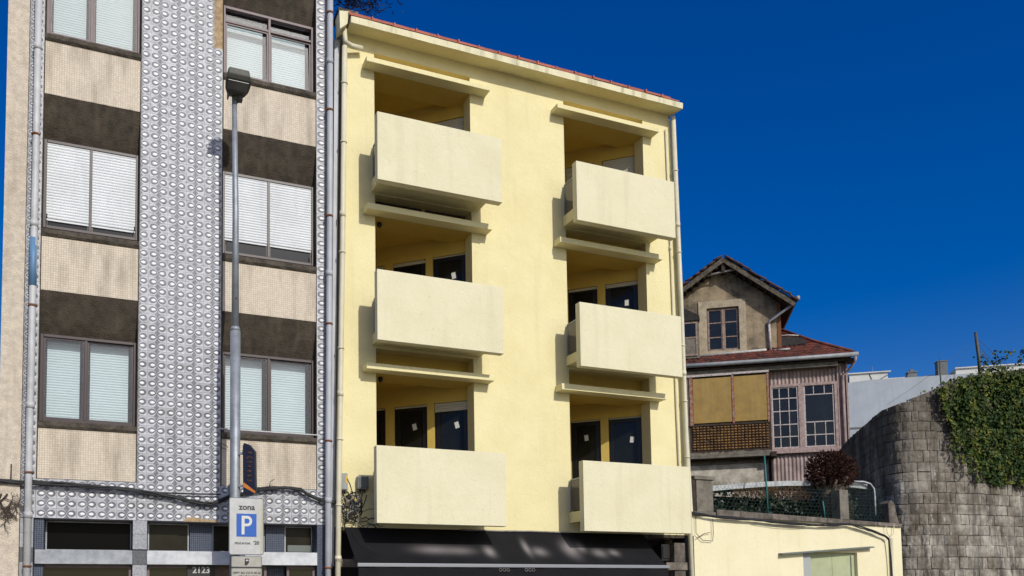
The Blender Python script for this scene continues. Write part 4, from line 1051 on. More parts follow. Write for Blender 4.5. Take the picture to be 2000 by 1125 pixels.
# wire mesh fence (hexagonal chicken wire) with teal posts
CF = empty('wire_fence', (0, 0, 0)); tag(CF, 'green chicken wire fence with thin teal posts standing on the garden wall', 'fence')
def hexmesh(x0, x1, z0, z1, y, s):
    b = MB(); r = .0027; dz = s*math.sqrt(3)/2
    nrow = int((z1-z0)/(s*.75))
    for j in range(nrow):
        z = z0+j*s*.75
        k = 0; x = x0+(s*.5 if j % 2 else 0)
        while x < x1:
            sag = .015*noise.noise(Vector((x*2, z*2, 1)))
            p1 = Vector((x, y+sag, z)); p2 = Vector((x+s*.5, y+sag, z+s*.25)); p3 = Vector((x+s, y+sag, z)); p4 = Vector((x+s*.5, y+sag, z+s*.72))
            for a, c in ((p1, p2), (p2, p3), (p2, p4)): b.tube([a, c], r, 3, cap=False)
            x += s
    return b
hexmesh(11.7, 15.1, 3.44, 4.16, W+.18, .10).build('wire_mesh', M['wire'], CF, kind='stuff')
hexmesh(15.44, 16.68, 3.36, 4.2, W+.18, .10).build('wire_mesh', M['wire'], CF, kind='stuff')
for x, zt, y in ((13.20, 4.72, W+.15), (14.80, 3.80, W+.15)):
    q = MB(); q.tube([(x, y, 3.42), (x-.015, y, (3.42+zt)/2), (x-.04, y, zt)], .018, 8); q.build('post', M['teal'], CF)

# pruned round tree
PT = empty('pruned_tree', (15.42, W+.5, 3.25)); tag(PT, 'small pollarded tree with a round red brown crown behind the garden wall', 'tree')
q = MB()
q.tube([(-.10, 0, 0), (-.09, 0, .3), (-.06, 0, .62), (-.03, 0, .95)], .135, 12, r1=.28)
for a in range(9):
    t = a/9*6.28; q.tube([(-.06, 0, .5), (-.06+.12*math.cos(t), .12*math.sin(t), .75), (-.02+.42*math.cos(t), .40*math.sin(t), 1.08+.05*math.sin(a*3))], .085, 7, r1=.03)
q.build('trunk', M['bark'], PT)
random.seed(5)
q = MB(); 
for i in range(2600):
    t = random.uniform(0, 6.28); u = random.uniform(-1, 1); rr = (random.random()**.35)
    lump = 1+.13*noise.noise(Vector((math.cos(t)*2, math.sin(t)*2, u*2.2)))
    x = .58*rr*math.sqrt(1-u*u)*math.cos(t)*lump; y = .52*rr*math.sqrt(1-u*u)*math.sin(t)*lump; z = .46*rr*u*lump
    if z < -.30: z = -.30+random.uniform(0, .1)
    p = Vector((x, y, z+1.27)); d = Vector((x+random.gauss(0, .25), y+random.gauss(0, .25), z*1.3+random.gauss(.1, .25))).normalized()*random.uniform(.04, .10)
    s_ = d.orthogonal().normalized()*.016; s2 = d.cross(s_).normalized()*.016
    q.add([p-s_, p+s_, p+d+s_*.3, p+d-s_*.3], [(0, 1, 2, 3)]); q.add([p-s2, p+s2, p+d+s2*.3, p+d-s2*.3], [(0, 1, 2, 3)])
q.build('crown', M['red_leaf'], PT, kind='stuff')

# ================================================================== STONE RETAINING WALL, curved
random.seed(11)
path = [(24.5, 23.6), (22.6, 21.4), (20.7, 19.1), (19.55, 17.7), (18.65, 16.5), (17.98, 15.6), (17.52, 14.95), (17.36, 14.5), (17.50, 14.18), (17.95, 13.98), (18.7, 13.86), (19.5, 13.8), (21.0, 13.8), (23.2, 13.8), (26.5, 13.8)]
# resample
pv = [Vector((x, y, 0)) for x, y in path]
def cr(p0, p1, p2, p3, t): return .5*((2*p1)+(-p0+p2)*t+(2*p0-5*p1+4*p2-p3)*t*t+(-p0+3*p1-3*p2+p3)*t**3)
dense = []
for i in range(len(pv)-1):
    for k in range(14): dense.append(cr(pv[max(i-1, 0)], pv[i], pv[i+1], pv[min(i+2, len(pv)-1)], k/14))
dense.append(pv[-1]); cum = [0]
for i in range(1, len(dense)): cum.append(cum[-1]+(dense[i]-dense[i-1]).length)
def at_s(s):
    s = max(0, min(cum[-1]-1e-4, s)); lo, hi = 0, len(cum)-1
    while hi-lo > 1:
        md = (lo+hi)//2
        if cum[md] <= s: lo = md
        else: hi = md
    t = (s-cum[lo])/(cum[hi]-cum[lo]); p = dense[lo].lerp(dense[hi], t); d = (dense[hi]-dense[lo]).normalized()
    return p, d, Vector((d.y, -d.x, 0)) # outward normal (towards viewer side)
def topz(p):
    if p.y > 14.95: return 6.10
    q = (p.x-17.36)+(14.5-p.y)*.6
    pts = [(-.2, 6.10), (0, 6.14), (.33, 6.23), (.9, 6.42), (1.72, 6.74), (2.86, 7.02), (4.56, 7.32), (10, 8.2)]
    if q <= pts[0][0]: return 6.10
    for (a, za), (c, zc) in zip(pts, pts[1:]):
        if q <= c: return za+(zc-za)*(q-a)/(c-a)
    return 8.2
p_, d_, n_ = at_s(cum[-1]*.9)
flip = 1 if n_.y < 0 else -1
SW = empty('stone_wall', (17.4, 14.2, 0)); tag(SW, 'tall curved retaining wall of weathered grey stone blocks at the right', 'stone wall')
off = Vector((17.4, 14.2, 0))
b = MB(); vs = []; fs = []; NS = 120
for i in range(NS+1):
    p, d, n = at_s(cum[-1]*i/NS); n = n*flip; tz = topz(p)-.03; p0 = p-off
    q0 = p0-n*.5
    vs += [tuple(p0+Vector((0, 0, 0))), tuple(p0+Vector((0, 0, tz))), tuple(q0+Vector((0, 0, tz))), tuple(q0)]
for i in range(NS):
    for j in range(3): a = i*4+j; fs.append((a, a+1, a+5, a+4))
b.add(vs, fs); b.build('wall_core', M['mortar'], SW)
stones = []
z = 0.0; ci = 0
course = .232
while z < 8.3:
    h = course*random.uniform(.8, 1.22); s = random.uniform(0, .3)
    while s < cum[-1]:
        w = random.choice((.17, .24, .30, .36, .40, .52))*random.uniform(.9, 1.1)
        if 14.0 < at_s(s+.15)[0].y < 14.9: w = min(w, .32)
        p, d, n = at_s(s+w/2); tz = topz(p)
        zc = z+h/2
        if z < max(topz(at_s(s)[0]), topz(at_s(s+w)[0]))-.05:
            stones.append((s, w, z, h, (Vector((p.x, p.y, zc))-camp).length, p.x, p.y))
        s += w
    z += h
def stone_geo(s, w, z, h):
    g = .007; out_ = random.uniform(.010, .032); nx, nz = 4, 3
    b = MB(); vs = []; jx = [random.uniform(-.010, .010) for _ in range(4)]
    for i in range(nx+1):
        u = i/nx
        p, d, n = at_s(s+g+(w-2*g)*u); n = n*flip; q = p-off
        for k in range(nz+1):
            v = k/nz; edge = i in (0, nx) or k in (0, nz)
            lo = z+g+jx[0]*(1-u)+jx[1]*u; hi = z+h-g+jx[2]*(1-u)+jx[3]*u
            o_ = out_*(.45 if edge else 1)+(random.uniform(-.012, .012) if not edge else 0)
            cap_ = topz(p)+.015; zz_ = lo+(hi-lo)*v
            vs.append(tuple(q+n*o_+d*(random.uniform(-.006, .006))+Vector((0, 0, min(zz_, cap_+.004*k+random.uniform(-.006, .006))))))
    fs = [(i*(nz+1)+k, (i+1)*(nz+1)+k, (i+1)*(nz+1)+k+1, i*(nz+1)+k+1) for i in range(nx) for k in range(nz)]
    rim = [i*(nz+1) for i in range(nx+1)]+[nx*(nz+1)+k for k in range(1, nz+1)]+[i*(nz+1)+nz for i in range(nx-1, -1, -1)]+[k for k in range(nz-1, 0, -1)]
    o0 = len(vs)
    for r_ in rim:
        i = r_//(nz+1); k = r_ % (nz+1); p, d, n = at_s(s+g+(w-2*g)*i/nx); vs.append(tuple(p-off+Vector((0, 0, vs[r_][2]))))
    L_ = len(rim)
    fs += [(rim[(j+1) % L_], rim[j], o0+j, o0+(j+1) % L_) for j in range(L_)]
    b.add(vs, fs); return b
# stones that show: in frame and large
def vis(st):
    s, w, z, h, dist, px, py = st
    return z > 2.05 and px < 21.8 and not (px > 18.5 and z > 5.6)
def inview(st): return vis(st) and not (st[6] > 16.5 and st[2] < 4.1)
shown = sorted([st for st in stones if inview(st)], key=lambda q: q[4])
keep = set(id(q) for q in shown[:298]); rest = MB()
for st in stones:
    gme = stone_geo(*st[:4])
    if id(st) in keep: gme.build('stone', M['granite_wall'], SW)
    else: rest.add(gme.v, gme.f)
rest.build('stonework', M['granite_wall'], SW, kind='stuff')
# earth bank held by the wall
b = MB(); vs = []; fs = []; hub = Vector((30, 24, 0))
for i in range(61):
    p, d, n = at_s(cum[-1]*i/60); n = n*flip; tz = topz(p)
    for k, t in enumerate((0, .15, .5, 1)): vs.append(tuple((p-n*.25).lerp(hub, t)+Vector((0, 0, tz-.05+(6.0-tz)*t))))
for i in range(60):
    for j in range(3): a = i*4+j; fs.append((a, a+1, a+5, a+4))
b.add(vs, fs); b.build('bank', M['soil'], kind='structure')
# weeds along the wall top
b = MB()
for i in range(500):
    s = random.uniform(cum[-1]*.15, cum[-1]*.75); p, d, n = at_s(s); tz = topz(p)
    if noise.noise(Vector((s*1.2, 0, 0))) < -.05: continue
    c = p-n*flip*random.uniform(.0, .3)+Vector((0, 0, tz-.01)); dd = Vector((random.gauss(0, .5), random.gauss(0, .5), 1)).normalized()*random.uniform(.02, .09)
    b.add([c-d*.012, c+d*.012, c+dd], [(0, 1, 2)])
tag(b.build('wall_weeds', M['hedge_leaf'], kind='stuff'), 'tiny weeds growing along the top edge of the stone wall', 'weeds')

# ivy
random.seed(3)
edge = [(7.6, 17.9), (6.6, 17.95), (6.05, 18.1), (5.75, 18.35), (5.4, 18.6), (5.22, 18.75), (5.0, 19.2), (4.8, 19.3), (4.4, 19.6), (4.2, 20.0)]
def ivy_left(z):
    for (za, xa), (zc, xc) in zip(edge, edge[1:]):
        if zc <= z <= za: return xa+(xc-xa)*(za-z)/(za-zc)
    return 18.0 if z > 7 else 99
def ivy_fn():
    while True:
        x = random.uniform(17.8, 25.5); z = random.uniform(4.0, 8.4)
        low = 4.3+.3*noise.noise(Vector((x*1.3, 0, 7)))+max(0, x-21)*.12
        if z < low: continue
        if x < ivy_left(z)+.18*noise.noise(Vector((x*2, z*3, 2))): continue
        if 18.75 < x < 19.0 and 4.9 < z < 5.75 and random.random() < .8: continue
        if 18.3 < x < 18.72 and 6.25 < z and random.random() < .75: continue
        tz = topz(Vector((x, 13.8, 0)))
        bulge = .06+.12*max(0, noise.noise(Vector((x*1.4, z*1.4, 9))))*2+.12*min(1, max(0, (x-19)/2))
        over = .02+.25*max(0, noise.noise(Vector((x*1.5, 3, 0))))+(.12 if 20.0 < x < 20.7 else 0)
        if z > tz+over: continue
        thin = noise.noise(Vector((x*2.6, z*2.6, 4)))
        if thin < -.28 and x < 20.5 and random.random() < .7: continue
        y = 13.8-.03-random.random()**.6*bulge
        if z > tz: y = 13.8+random.uniform(-.15, .6)
        return Vector((x, y, z)), Vector((0, -1, .35))
b = MB(); leaves(b, 21000, ivy_fn, .082, .55)
# trailing shoots and climbing sprigs
for i in range(46):
    x = random.uniform(18.0, 20.2); z = ivy_left_z = 5.2+random.uniform(-.2, 1.4)
    if x < ivy_left(z): x = ivy_left(z)
    p = Vector((x, 13.68, z))
    for k in range(26):
        p = p+Vector((random.gauss(0, .018), 0, -.026)); leaves(b, 1, lambda: (p+Vector((random.gauss(0, .03), random.uniform(-.05, .02), 0)), Vector((0, -1, .3))), .075, .5)
for x0_, z0_, dx_ in ((20.15, 7.25, .010), (20.3, 7.3, .022), (19.8, 7.1, .004), (21.2, 7.4, .006)):
    p = Vector((x0_, 13.9, z0_))
    for k in range(22):
        p = p+Vector((dx_+random.gauss(0, .02), 0, .02)); leaves(b, 2, lambda: (p+Vector((random.gauss(0, .04), random.gauss(0, .05), random.gauss(0, .02))), Vector((0, -1, .3))), .07, .3)
tag(b.build('ivy', M['ivy'], kind='stuff'), 'thick green and yellowish ivy spilling over the stone wall at the right', 'ivy')
b = MB()
for i in range(40):
    p = Vector((random.uniform(18.3, 21.5), 13.745, random.uniform(4.5, 7.0))); pts = [p]
    for k in range(8): p = p+Vector((random.gauss(0, .06), 0, random.uniform(-.12, .02))); pts.append(p)
    b.tube(pts, .006, 4)
tag(b.build('ivy_stems', M['bark'], kind='stuff'), 'bare brown ivy stems on the stone wall beneath the leaves', 'ivy stems')

# posts on the wall
UP = empty('leaning_post', (20.0, 14.1, 7.0)); tag(UP, 'dark leaning metal post with sagging barbed wires on the ivy covered wall', 'post')
q = MB(); q.tube([(.02, 0, -.1), (0, 0, .5), (-.07, 0, 1.12)], .045, 8, r1=.036); q.build('post', M['lamp_grey'], UP)
q = MB(); q.tube([(-.07, 0, 1.12), (-.07, 0, 1.16)], .03, 8); q.build('post_cap', M['lamp_grey'], UP)
for (xe, ze, zs, sag) in ((1.7, .18, 1.05, .10), (1.0, .28, .95, .2), (.75, .3, .82, .12), (-3.2, -.9, 1.0, .12), (-1.7, -.5, .9, .06)):
    q = MB(); pts = []
    for k in range(13):
        t = k/12; pts.append(Vector((-.06+(xe+.06)*t, .01, zs+(ze-zs)*t-sag*4*t*(1-t)*.5)))
    q.tube(pts, .0045 if xe > 0 else .003, 4)
    if xe > 0:
        for k in range(1, 12):
            p = pts[k]; q.tube([p+Vector((-.012, 0, -.02)), p+Vector((.012, 0, .02))], .004, 3); q.tube([p+Vector((.014, 0, -.016)), p+Vector((-.014, 0, .016))], .004, 3)
    q.build('barbed_wire', M['lamp_grey'], UP)
b = MB(); b.tube([(18.62, 14.1, 6.5), (18.60, 14.1, 7.28)], .016, 6); b.tube([(18.60, 14.1, 7.28), (18.60, 14.1, 7.5)], .006, 5)
tag(b.build('thin_rod', M['lamp_grey']), 'thin upright rod on the stone wall left of the leaning post', 'rod')

# ================================================================== OLD HOUSE (rotated)
HP = (23.2898, 21.0868, 0); HA = math.radians(-36)
OH = empty('old_house', HP, HA); tag(OH, 'derelict old house with gabled attic, red tiled roof and pink corrugated cladding', 'house')
# local x: along the front (right corner 0, left negative); local y: depth; z up
MB().box(-9.0, -.02, .12, 8, 3.5, 9.55).build('house_body', M['render_old'], OH)
# pink corrugated sheets
def corr(x0, x1, z0, z1, y, amp=.022, pitch=.125, axis='x', pin=None):
    b = MB(); n = int((x1-x0)/pitch*6); vs = []; fs = []
    for i in range(n+1):
        x = x0+(x1-x0)*i/n; o = amp*math.sin(2*math.pi*(x-x0)/pitch)
        for zz in (z0, z1): vs.append((x, y+o, zz) if axis == 'x' else (y-o, x, zz))
    for i in range(n): fs.append((2*i, 2*i+2, 2*i+3, 2*i+1))
    b.add(vs, fs, 0, True); return b
corr(-2.5, -.30, 8.98, 9.62, .06).build('corrugated_sheet', M['pink'], OH)
corr(-2.5, -.30, 4.6, 6.68, .06).build('corrugated_sheet', M['pink'], OH)
corr(-.28, .0, 4.8, 9.68, .05, .02, .11).build('corrugated_sheet', M['pink'], OH)
MB().box(-.30, -.26, .0, .1, 4.8, 9.6).box(-.02, .03, .0, .1, 4.8, 9.66).build('corner_board', M['pink_wood'], OH)
corr(.1, 4.0, 4.0, 9.6, .02, .02, .12, 'y').build('corrugated_sheet', M['pink'], OH)
# double window
DWx = [(-2.48, -1.56), (-1.38, -.40)]
frame(-2.50, -.32, 6.70, 8.98, -.03, .1, .09, (-1.47,), b=MB(), wm=.17).build('window_casing', M['pink_wood'], OH)
MB().box(-2.55, -.28, -.09, .09, 6.60, 6.72).build('window_sill', M['pink_wood'], OH)
def sash(x0, x1, z0, z1, xb, zb, name='window', y=.0, skip=(), m='white_flake', w=.045, gm='glass_blue', extra=None):
    f = frame(x0, x1, z0, z1, y, y+.05, w)
    xs_ = [x0+w]+list(xb)+[x1-w]; zs_ = [z0+w]+list(zb)+[z1-w]; hw = .013
    for zz in zb: f.box(x0+w, x1-w, y+.005, y+.04, zz-hw-.004, zz+hw+.004)
    for i, xx in enumerate(xb):
        for k in range(len(zs_)-1):
            if (i, k) in skip: continue
            f.box(xx-hw, xx+hw, y+.007, y+.038, zs_[k], zs_[k+1])
    o = f.build(name, M[m], OH)
    for k in range(len(zs_)-1):
        xx = [xs_[0]]
        for i in range(1, len(xs_)-1):
            if (i-1, k) not in skip: xx.append(xs_[i])
        xx.append(xs_[-1])
        for a, c in zip(xx, xx[1:]):
            gl = MB(); t = random.uniform(-.012, .012); t2 = random.uniform(-.01, .01)
            gl.add([(a, y+.025+t, zs_[k]), (c, y+.025-t, zs_[k]), (c, y+.025-t+t2, zs_[k+1]), (a, y+.025+t+t2, zs_[k+1])], [(0, 1, 2, 3)])
            gl.build('pane', M['room_dark'] if random.random() < .07 else M[gm], o)
    return o
sash(-2.42, -1.56, 6.78, 8.90, (-2.16, -1.86), (7.18, 7.60, 8.06, 8.50))
sash(-1.38, -.42, 6.78, 8.92, (-1.06, -.72), (7.20, 7.64, 8.58), skip=((0, 2), (1, 2)))
# boarded openings
MB().box(-5.6, -2.52, -.28, .1, 7.62, 9.42).build('enclosed_balcony', M['dark_wood'], OH)
for a, c in ((-5.02, -3.74), (-3.66, -2.60)):
    MB().box(a, c, -.315, -.285, 7.74, 9.30).build('yellow_board', M['board_yellow'], OH, bevel=.005)
MB().box(-5.14, -5.03, -.33, -.285, 7.66, 9.36).box(-3.735, -3.665, -.335, -.285, 7.68, 9.36).box(-2.595, -2.53, -.33, -.285, 7.66, 9.36).build('board_frame', M['rust_frame'], OH)
MB().box(-5.3, -3.72, -.36, -.30, 9.36, 9.43).box(-3.70, -2.52, -.36, -.30, 9.37, 9.44).build('top_rail', M['white_flake'], OH)
MB().box(-5.3, -2.53, -.34, -.29, 7.63, 7.68).build('bottom_rail', M['dark_wood'], OH)
MB().box(-5.5, -5.16, -.30, -.2, 6.4, 9.4).build('side_post', M['concrete_old'], OH)
# ceramic screen: rows of rounded pieces
random.seed(8)
b = MB(); nx_, nz_ = 22, 9
for i in range(nx_):
    for j in range(nz_):
        cx = -5.08+(2.5)*(i+.5)/nx_+random.uniform(-.006, .006); cz = 6.78+.84*(j+.5)/nz_; hw, hh = .048, .030; y = -.30
        if random.random() < .02: continue
        b.add([(cx-hw, y, cz-hh), (cx+hw, y, cz-hh), (cx+hw, y, cz+hh), (cx-hw, y, cz+hh), (cx-hw*.5, y-.05, cz-hh*.1), (cx+hw*.5, y-.05, cz-hh*.1), (cx+hw*.5, y-.05, cz+hh*.8), (cx-hw*.5, y-.05, cz+hh*.8)],
              [(0, 1, 5, 4), (1, 2, 6, 5), (2, 3, 7, 6), (3, 0, 4, 7), (4, 5, 6, 7)])
b.build('ceramic_screen', M['basket'], OH, kind='stuff')
MB().box(-5.3, -2.53, -.295, .1, 6.60, 7.64).build('screen_backing', M['dark_wood'], OH)
q = MB(); n_ = 30; vs = []
for i in range(n_+1):
    x = -5.3+2.8*i/n_; e1 = random.uniform(-.03, .03); vs += [(x, -.36, 6.60), (x, -.36, 6.70+e1), (x, .1, 6.72), (x, .1, 6.60)]
q.add(vs, [(i*4+j, i*4+4+j, i*4+4+(j+1) % 4, i*4+(j+1) % 4) for i in range(n_) for j in range(4)])
q.build('crumbling_ledge', M['concrete_old'], OH)
MB().box(-5.5, -2.45, -.45, .1, 6.50, 6.58).build('concrete_ledge', M['concrete_old'], OH)
MB().box(-2.55, -2.38, -.5, .1, 6.46, 6.62).box(-2.53, -2.49, -.3, .1, 4.6, 9.4).build('timber_post', M['dark_wood'], OH)
MB().box(-5.2, -2.6, -.06, .1, 4.4, 6.32).build('plaster_wall', M['plaster_white'], OH)
MB().box(-5.3, -2.56, -.10, .1, 6.33, 6.38).build('plaster_ledge', M['concrete_old'], OH)
# main eave, soffit, gutter
MB().box(-6.2, .25, -.30, .3, 9.60, 9.66).build('eave_soffit', M['dark_wood'], OH)
MB().box(-6.2, -.3, -.24, .11, 9.46, 9.60).build('eave_fascia', M['concrete_old'], OH)
q = MB(); q.tube([(-6.2, -.42, 9.76), (-4, -.42, 9.745), (-2, -.42, 9.74), (.30, -.42, 9.75)], .075, 10); q.build('gutter', M['gutter'], OH)
q = MB(); q.tube([(.22, -.42, 9.68), (.20, -.38, 9.52), (.06, -.12, 9.32), (-.12, -.03, 9.15), (-.14, -.03, 8.8), (-.14, -.03, 5.2)], .045, 8); q.build('downpipe', M['pink_wood'], OH)
# lower roof slope with tiles
def tiled_slope(p0, p1, q0, q1, name, rows_, cols_, parent, m, amp=.035, lip_=.03):
    """p0->p1 lower edge, q0->q1 upper edge; overlapping rows of half-round tiles as one sheet"""
    b = MB(); p0, p1, q0, q1 = map(Vector, (p0, p1, q0, q1)); nr = ((p1-p0).cross(q0-p0)).normalized()
    if nr.z < 0: nr = -nr
    sub = 4
    for r in range(rows_):
        t0, t1 = r/rows_, (r+1.15)/rows_
        vs = []; fs = []
        N = cols_*sub
        for i in range(N+1):
            u = i/N; ph = (i % sub)/sub; h = amp*abs(math.sin(math.pi*i/sub))
            jit = random.uniform(-.006, .006)
            a = p0.lerp(p1, u).lerp(q0.lerp(q1, u), min(1, t0)); c = p0.lerp(p1, u).lerp(q0.lerp(q1, u), min(1, t1))
            vs += [tuple(a+nr*(h+lip_+jit)), tuple(c+nr*(h+jit)), tuple(a+nr*(h+jit-.005))]
        for i in range(N):
            fs.append((3*i, 3*i+3, 3*i+4, 3*i+1)); fs.append((3*i+2, 3*i+5, 3*i+3, 3*i))
        b.add(vs, fs)
    return b.build(name, m, parent, kind='stuff')
random.seed(4)
tiled_slope((-6.2, -.35, 9.82), (.18, -.35, 9.80), (-6.2, .45, 10.30), (-.95, .45, 10.48), 'roof_tiling', 5, 34, OH, M['clay_old'])
# right-hand roof part rising behind the attic
tiled_slope((-2.2, .45, 10.44), (-.95, .45, 10.48), (-2.2, 1.5, 11.42), (-2.15, 1.5, 11.46), 'roof_tiling', 7, 10, OH, M['clay_old'])
q = MB(); q.add([(-2.1, .28, 10.38), (-1.15, .28, 10.44), (-1.25, .66, 10.76), (-2.1, .66, 10.86)], [(0, 1, 2, 3)]); q.build('roof_felt', M['felt'], OH)
q = MB(); q.tube([(.18, -.36, 9.86), (-.95, .45, 10.56), (-2.15, 1.5, 11.52)], .05, 8); q.build('hip_ridge', M['clay_old'], OH)
MB().add([(-9, 8, 9.6), (.1, 8, 9.6), (.18, -.3, 9.78), (-2.15, 1.5, 11.38), (-9, 1.5, 11.38)], [(0, 1, 2, 3, 4)]).build('roof_back', M['clay_old'], OH)
q = MB(); q.tube([(-2.1, .66, 10.88), (-1.7, .66, 10.88), (-1.35, .66, 10.84)], .022, 6); q.tube([(-2.15, .1, 10.22), (-1.75, .05, 10.22)], .035, 6); q.build('flashing', M['flashing'], OH)
# attic with gable
AY = .30
gable = [(-5.6, 10.1), (-2.08, 10.1), (-2.02, 11.95), (-3.86, 13.40), (-5.6, 12.25)]
wx0, wx1, wz0, wz1 = -4.44, -3.36, 10.40, 11.94
# gable wall as pieces round the window
ab = MB()
zt = lambda x: 13.40-(x+3.86)*.788 if x > -3.86 else 13.40-(-3.86-x)*.66
def gp(poly): ab.prism(poly, AY, AY+.25)
gp([(-5.6, 10.1), (wx0, 10.1), (wx0, zt(wx0)), (-5.6, zt(-5.6))])
gp([(wx1, 10.1), (-2.08, 10.1), (-2.02, zt(-2.02)), (wx1, zt(wx1))])
gp([(wx0, 10.1), (wx1, 10.1), (wx1, wz0), (wx0, wz0)])
gp([(wx0, wz1), (wx1, wz1), (wx1, zt(wx1)), (-3.86, 13.40), (wx0, zt(wx0))])
ab.build('attic_wall', M['render_old'], OH)
MB().add([(-2.04, AY+.25, 10.1), (-2.04, 6, 10.1), (-2.04, 6, 11.95), (-2.04, AY+.25, 11.95)], [(0, 1, 2, 3)]).build('attic_side', M['clay_old'], OH)
MB().box(wx0, wx1, AY+.2, AY+.24, wz0, wz1).build('room_backing', M['room_dark'], OH)
# stone surround
s_ = .28
for (a, c, z0_, z1_) in ((wx0-s_, wx0-.002, wz0-.25, wz1+.25), (wx1+.002, wx1+s_-.05, wz0-.25, wz1+.25), (wx0, wx1, wz1+.002, wz1+.25), (wx0, wx1, wz0-.25, wz0-.002)):
    MB().box(a, c, AY-.04, AY-.001, z0_, z1_).build('window_surround', M['surround'], OH)
o = sash(wx0+.02, -3.90, wz0+.02, wz1-.02, (), (10.90, 11.42), y=AY+.04, w=.06, m='wood_pale')
o = sash(-3.88, wx1-.02, wz0+.02, wz1-.02, (), (10.90, 11.42), y=AY+.04, w=.06, m='wood_pale')
MB().box(-3.93, -3.86, AY+.02, AY+.04, wz0+.03, wz1-.03).build('window_mullion', M['wood_pale'], OH)
q = MB(); q.tube([(-4.8, AY-.12, 10.22), (-3.4, AY-.12, 10.26), (-2.5, AY-.12, 10.28)], .05, 8); q.box(-2.35, -2.08, AY-.15, AY, 10.1, 10.26); q.build('flashing', M['flashing'], OH)
# gable roof: slabs, tiles, barge boards, purlin ends
for sg, xe, ze in ((1, -1.55, 11.72), (-1, -6.0, 12.06)):
    apex = Vector((-3.86, 0, 13.58)); e_ = Vector((xe, 0, ze)); nrm = Vector((-(ze-13.58), 0, (xe+3.86))).normalized()
    if nrm.z < 0: nrm = -nrm
    y0_, y1_ = AY-.45, AY+5
    a1 = Vector((-3.86, y0_, 13.52)); a2 = Vector((xe, y0_, ze))
    th = nrm*.05
    q = MB(); q.add([a1-th, a2-th, a2+th, a1+th]+[v+Vector((0, y1_-y0_, 0)) for v in (a1-th, a2-th, a2+th, a1+th)],
                    [(0, 1, 2, 3), (7, 6, 5, 4), (0, 4, 5, 1), (3, 2, 6, 7), (1, 5, 6, 2)] ); q.build('roof_boarding', M['dark_wood'], OH)
    q = MB(); bb = nrm*.11
    q.add([a1-bb+Vector((0, -.03, 0)), a2-bb+Vector((0, -.03, 0)), a2+Vector((0, -.03, 0))+th, a1+Vector((0, -.03, 0))+th]+[v+Vector((0, -.002, 0)) for v in (a1-bb, a2-bb, a2+th, a1+th)], [(0, 1, 2, 3), (7, 6, 5, 4), (0, 4, 5, 1), (3, 2, 6, 7), (1, 5, 6, 2)])
    q.build('barge_board', M['barge'], OH)
    lo, hi = a2+th*1.1, a1+th*1.1
    tiled_slope(lo+Vector((0, -.05, 0)), lo+Vector((0, 5, 0)), hi+Vector((0, -.05, 0)), hi+Vector((0, 5, 0)), 'roof_tiling', 8, 22, OH, M['clay_old'], .04, .035)
    # individually visible edge tiles
    nT = 9
    for k in range(nT):
        t = (k+.5)/nT; c = hi.lerp(lo, t)+Vector((0, -.06, 0)); dv = (lo-hi).normalized()
        q = MB(); L2 = (lo-hi).length/nT*.56; r_ = .045
        q.tube([c-dv*L2+nrm*(.05+random.uniform(-.01, .015)), c+dv*L2+nrm*(.08+random.uniform(-.03, .035))], r_*.8, 7, r1=r_)
        q.build('verge_tile', M['tile_edge'], OH)
    # rafters / battens under the overhang
    for k in range(8):
        t = .10+.1*k; c = Vector((-3.86, 0, 13.40)).lerp(Vector((xe, 0, ze-.12)), t)
        MB().box(c.x-.03, c.x+.03, y0_+.03, AY-.002, c.z-.05, c.z+.03).build('rafter_end', M['dark_wood'], OH)
q = MB(); q.tube([(-4.45, AY-.30, 13.02), (-3.75, AY-.33, 13.12), (-3.35, AY-.30, 13.17)], .035, 7); q.build('bracket_rail', M['white_flake'], OH)
MB().box(-3.92, -3.80, AY-.42, AY-.002, 13.1, 13.42).build('ridge_bracket', M['dark_wood'], OH)
# attic gutter end and bent downpipe
q = MB(); q.tube([(-1.50, AY-.40, 11.86), (-1.62, AY-.38, 11.72), (-2.36, AY-.10, 11.30), (-2.38, AY-.08, 11.18)], .045, 8); q.tube([(-1.46, AY-.40, 11.84), (-1.46, AY-.40, 11.98)], .07, 8); q.build('attic_downpipe', M['gutter'], OH)
q = MB(); q.tube([(-2.38, AY-.08, 11.25), (-2.36, AY-.08, 10.25)], .045, 8); q.build('attic_downpipe', M['white_flake'], OH)
MB().box(-2.10, -1.98, AY-.02, AY+.3, 10.15, 11.95).build('corner_board', M['rust'], OH)
# little glazed dormer at the left, half hidden
DM = MB().box(-5.7, -4.74, -.02, AY-.002, 10.12, 11.45).build('side_dormer', M['concrete_old'], OH)
MB().prism([(-5.75, 11.45), (-4.70, 11.45), (-4.72, 11.62), (-5.3, 11.95), (-5.75, 11.9)], -.08, AY-.002).build('side_dormer_roof', M['felt'], OH)
frame(-5.4, -4.80, 10.2, 11.4, -.06, -.021, .05, (), (10.85,)).build('side_dormer_frame', M['wood_pale'], OH)
MB().box(-5.35, -4.85, -.04, -.022, 10.9, 11.35).build('side_dormer_pane', M['glass_blue'], OH)
MB().box(-5.35, -4.85, -.04, -.022, 10.25, 10.82).build('side_dormer_panel', M['concrete_old'], OH)

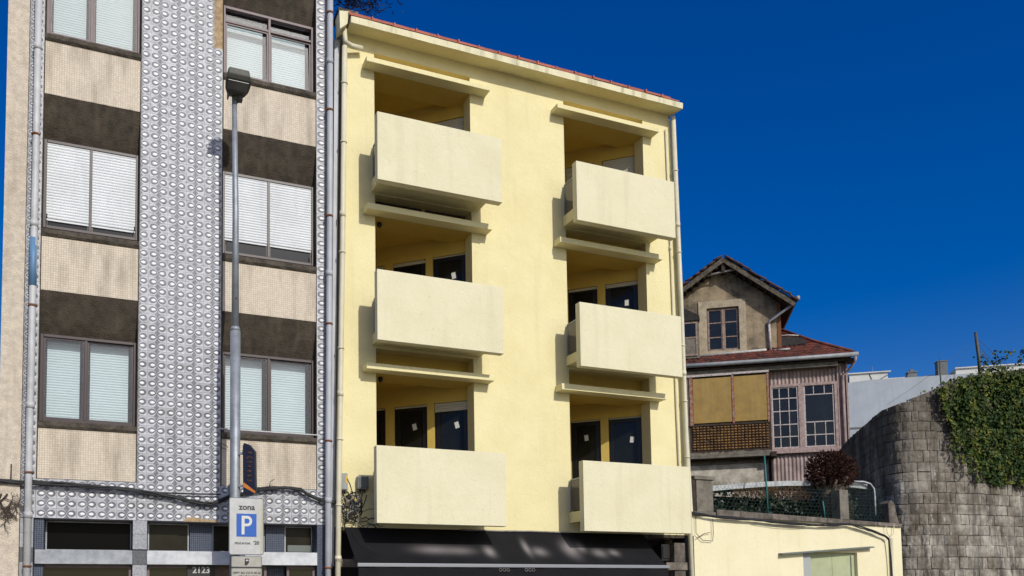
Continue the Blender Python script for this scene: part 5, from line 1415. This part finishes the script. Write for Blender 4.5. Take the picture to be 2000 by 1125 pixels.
# ================================================================== FAR GREY BUILDING
FB = empty('grey_building', (38.668, 35.055, 0), math.radians(-36)); tag(FB, 'pale grey windowless building with white roof parapets far behind the stone wall', 'building')
q = MB(); tops = [(-4, 13.6), (0.0, 13.69), (1.25, 13.78), (6.1, 13.78), (9, 13.72), (16, 13.6)]
vs = []
for x, z in tops: vs += [(x, 0, 0), (x, 0, z), (x, 10, z), (x, 10, 0)]
fs = [(i*4+j, i*4+4+j, i*4+5+j, i*4+1+j) for i in range(len(tops)-1) for j in range(3)]
fs = [(f[3], f[2], f[1], f[0]) if False else f for f in fs]
q.add(vs, fs); q.build('main_wall', M['grey_paint'], FB)
MB().box(-.5, 16, -.04, -.001, 11.08, 11.16).build('string_course', M['far_grey'], FB)
MB().box(.30, 2.30, .6, 5, 13.5, 14.30).box(.2, 2.45, .5, .65, 14.301, 14.36).build('roof_box', M['white_far'], FB)
MB().box(-.3, .29, .7, 5, 13.5, 14.15).build('roof_box', M['far_grey'], FB)
MB().box(2.301, 3.35, 1.0, 5, 13.5, 14.05).build('roof_box', M['white_far'], FB)
MB().box(5.75, 9.5, .6, 5, 13.5, 14.22).box(5.7, 9.6, .5, .65, 14.221, 14.28).build('roof_box', M['white_far'], FB)
MB().box(4.3, 5.74, 1.2, 5, 13.5, 14.1).build('roof_box', M['far_grey'], FB)
q = MB(); q.hexa([(3.25, .8, 13.75), (3.95, .8, 13.75), (3.95, 1.4, 13.75), (3.25, 1.4, 13.75)], [(3.45, .9, 14.25), (3.85, .9, 14.25), (3.85, 1.3, 14.25), (3.45, 1.3, 14.25)]); q.box(3.4, 3.9, .85, 1.35, 14.25, 14.32); q.box(3.55, 3.75, .95, 1.2, 14.32, 14.45)
q.build('chimney', M['far_grey'], FB)
q = MB(); q.box(4.93, 5.42, .8, 1.3, 13.9, 14.75); q.box(4.9, 5.45, .77, 1.33, 14.75, 14.80); q.build('chimney', M['far_grey'], FB)
q = MB(); q.tube([(1.35, .58, 14.25), (1.5, .56, 13.85), (1.6, .55, 13.75), (2.4, .55, 14.2)], .015, 5); q.build('cable', M['cable'], FB)
q = MB(); q.tube([(1.6, .9, 14.3), (1.6, .9, 14.75)], .012, 5); q.build('aerial', M['steel'], FB)
for o in list(FB.children):
    pass
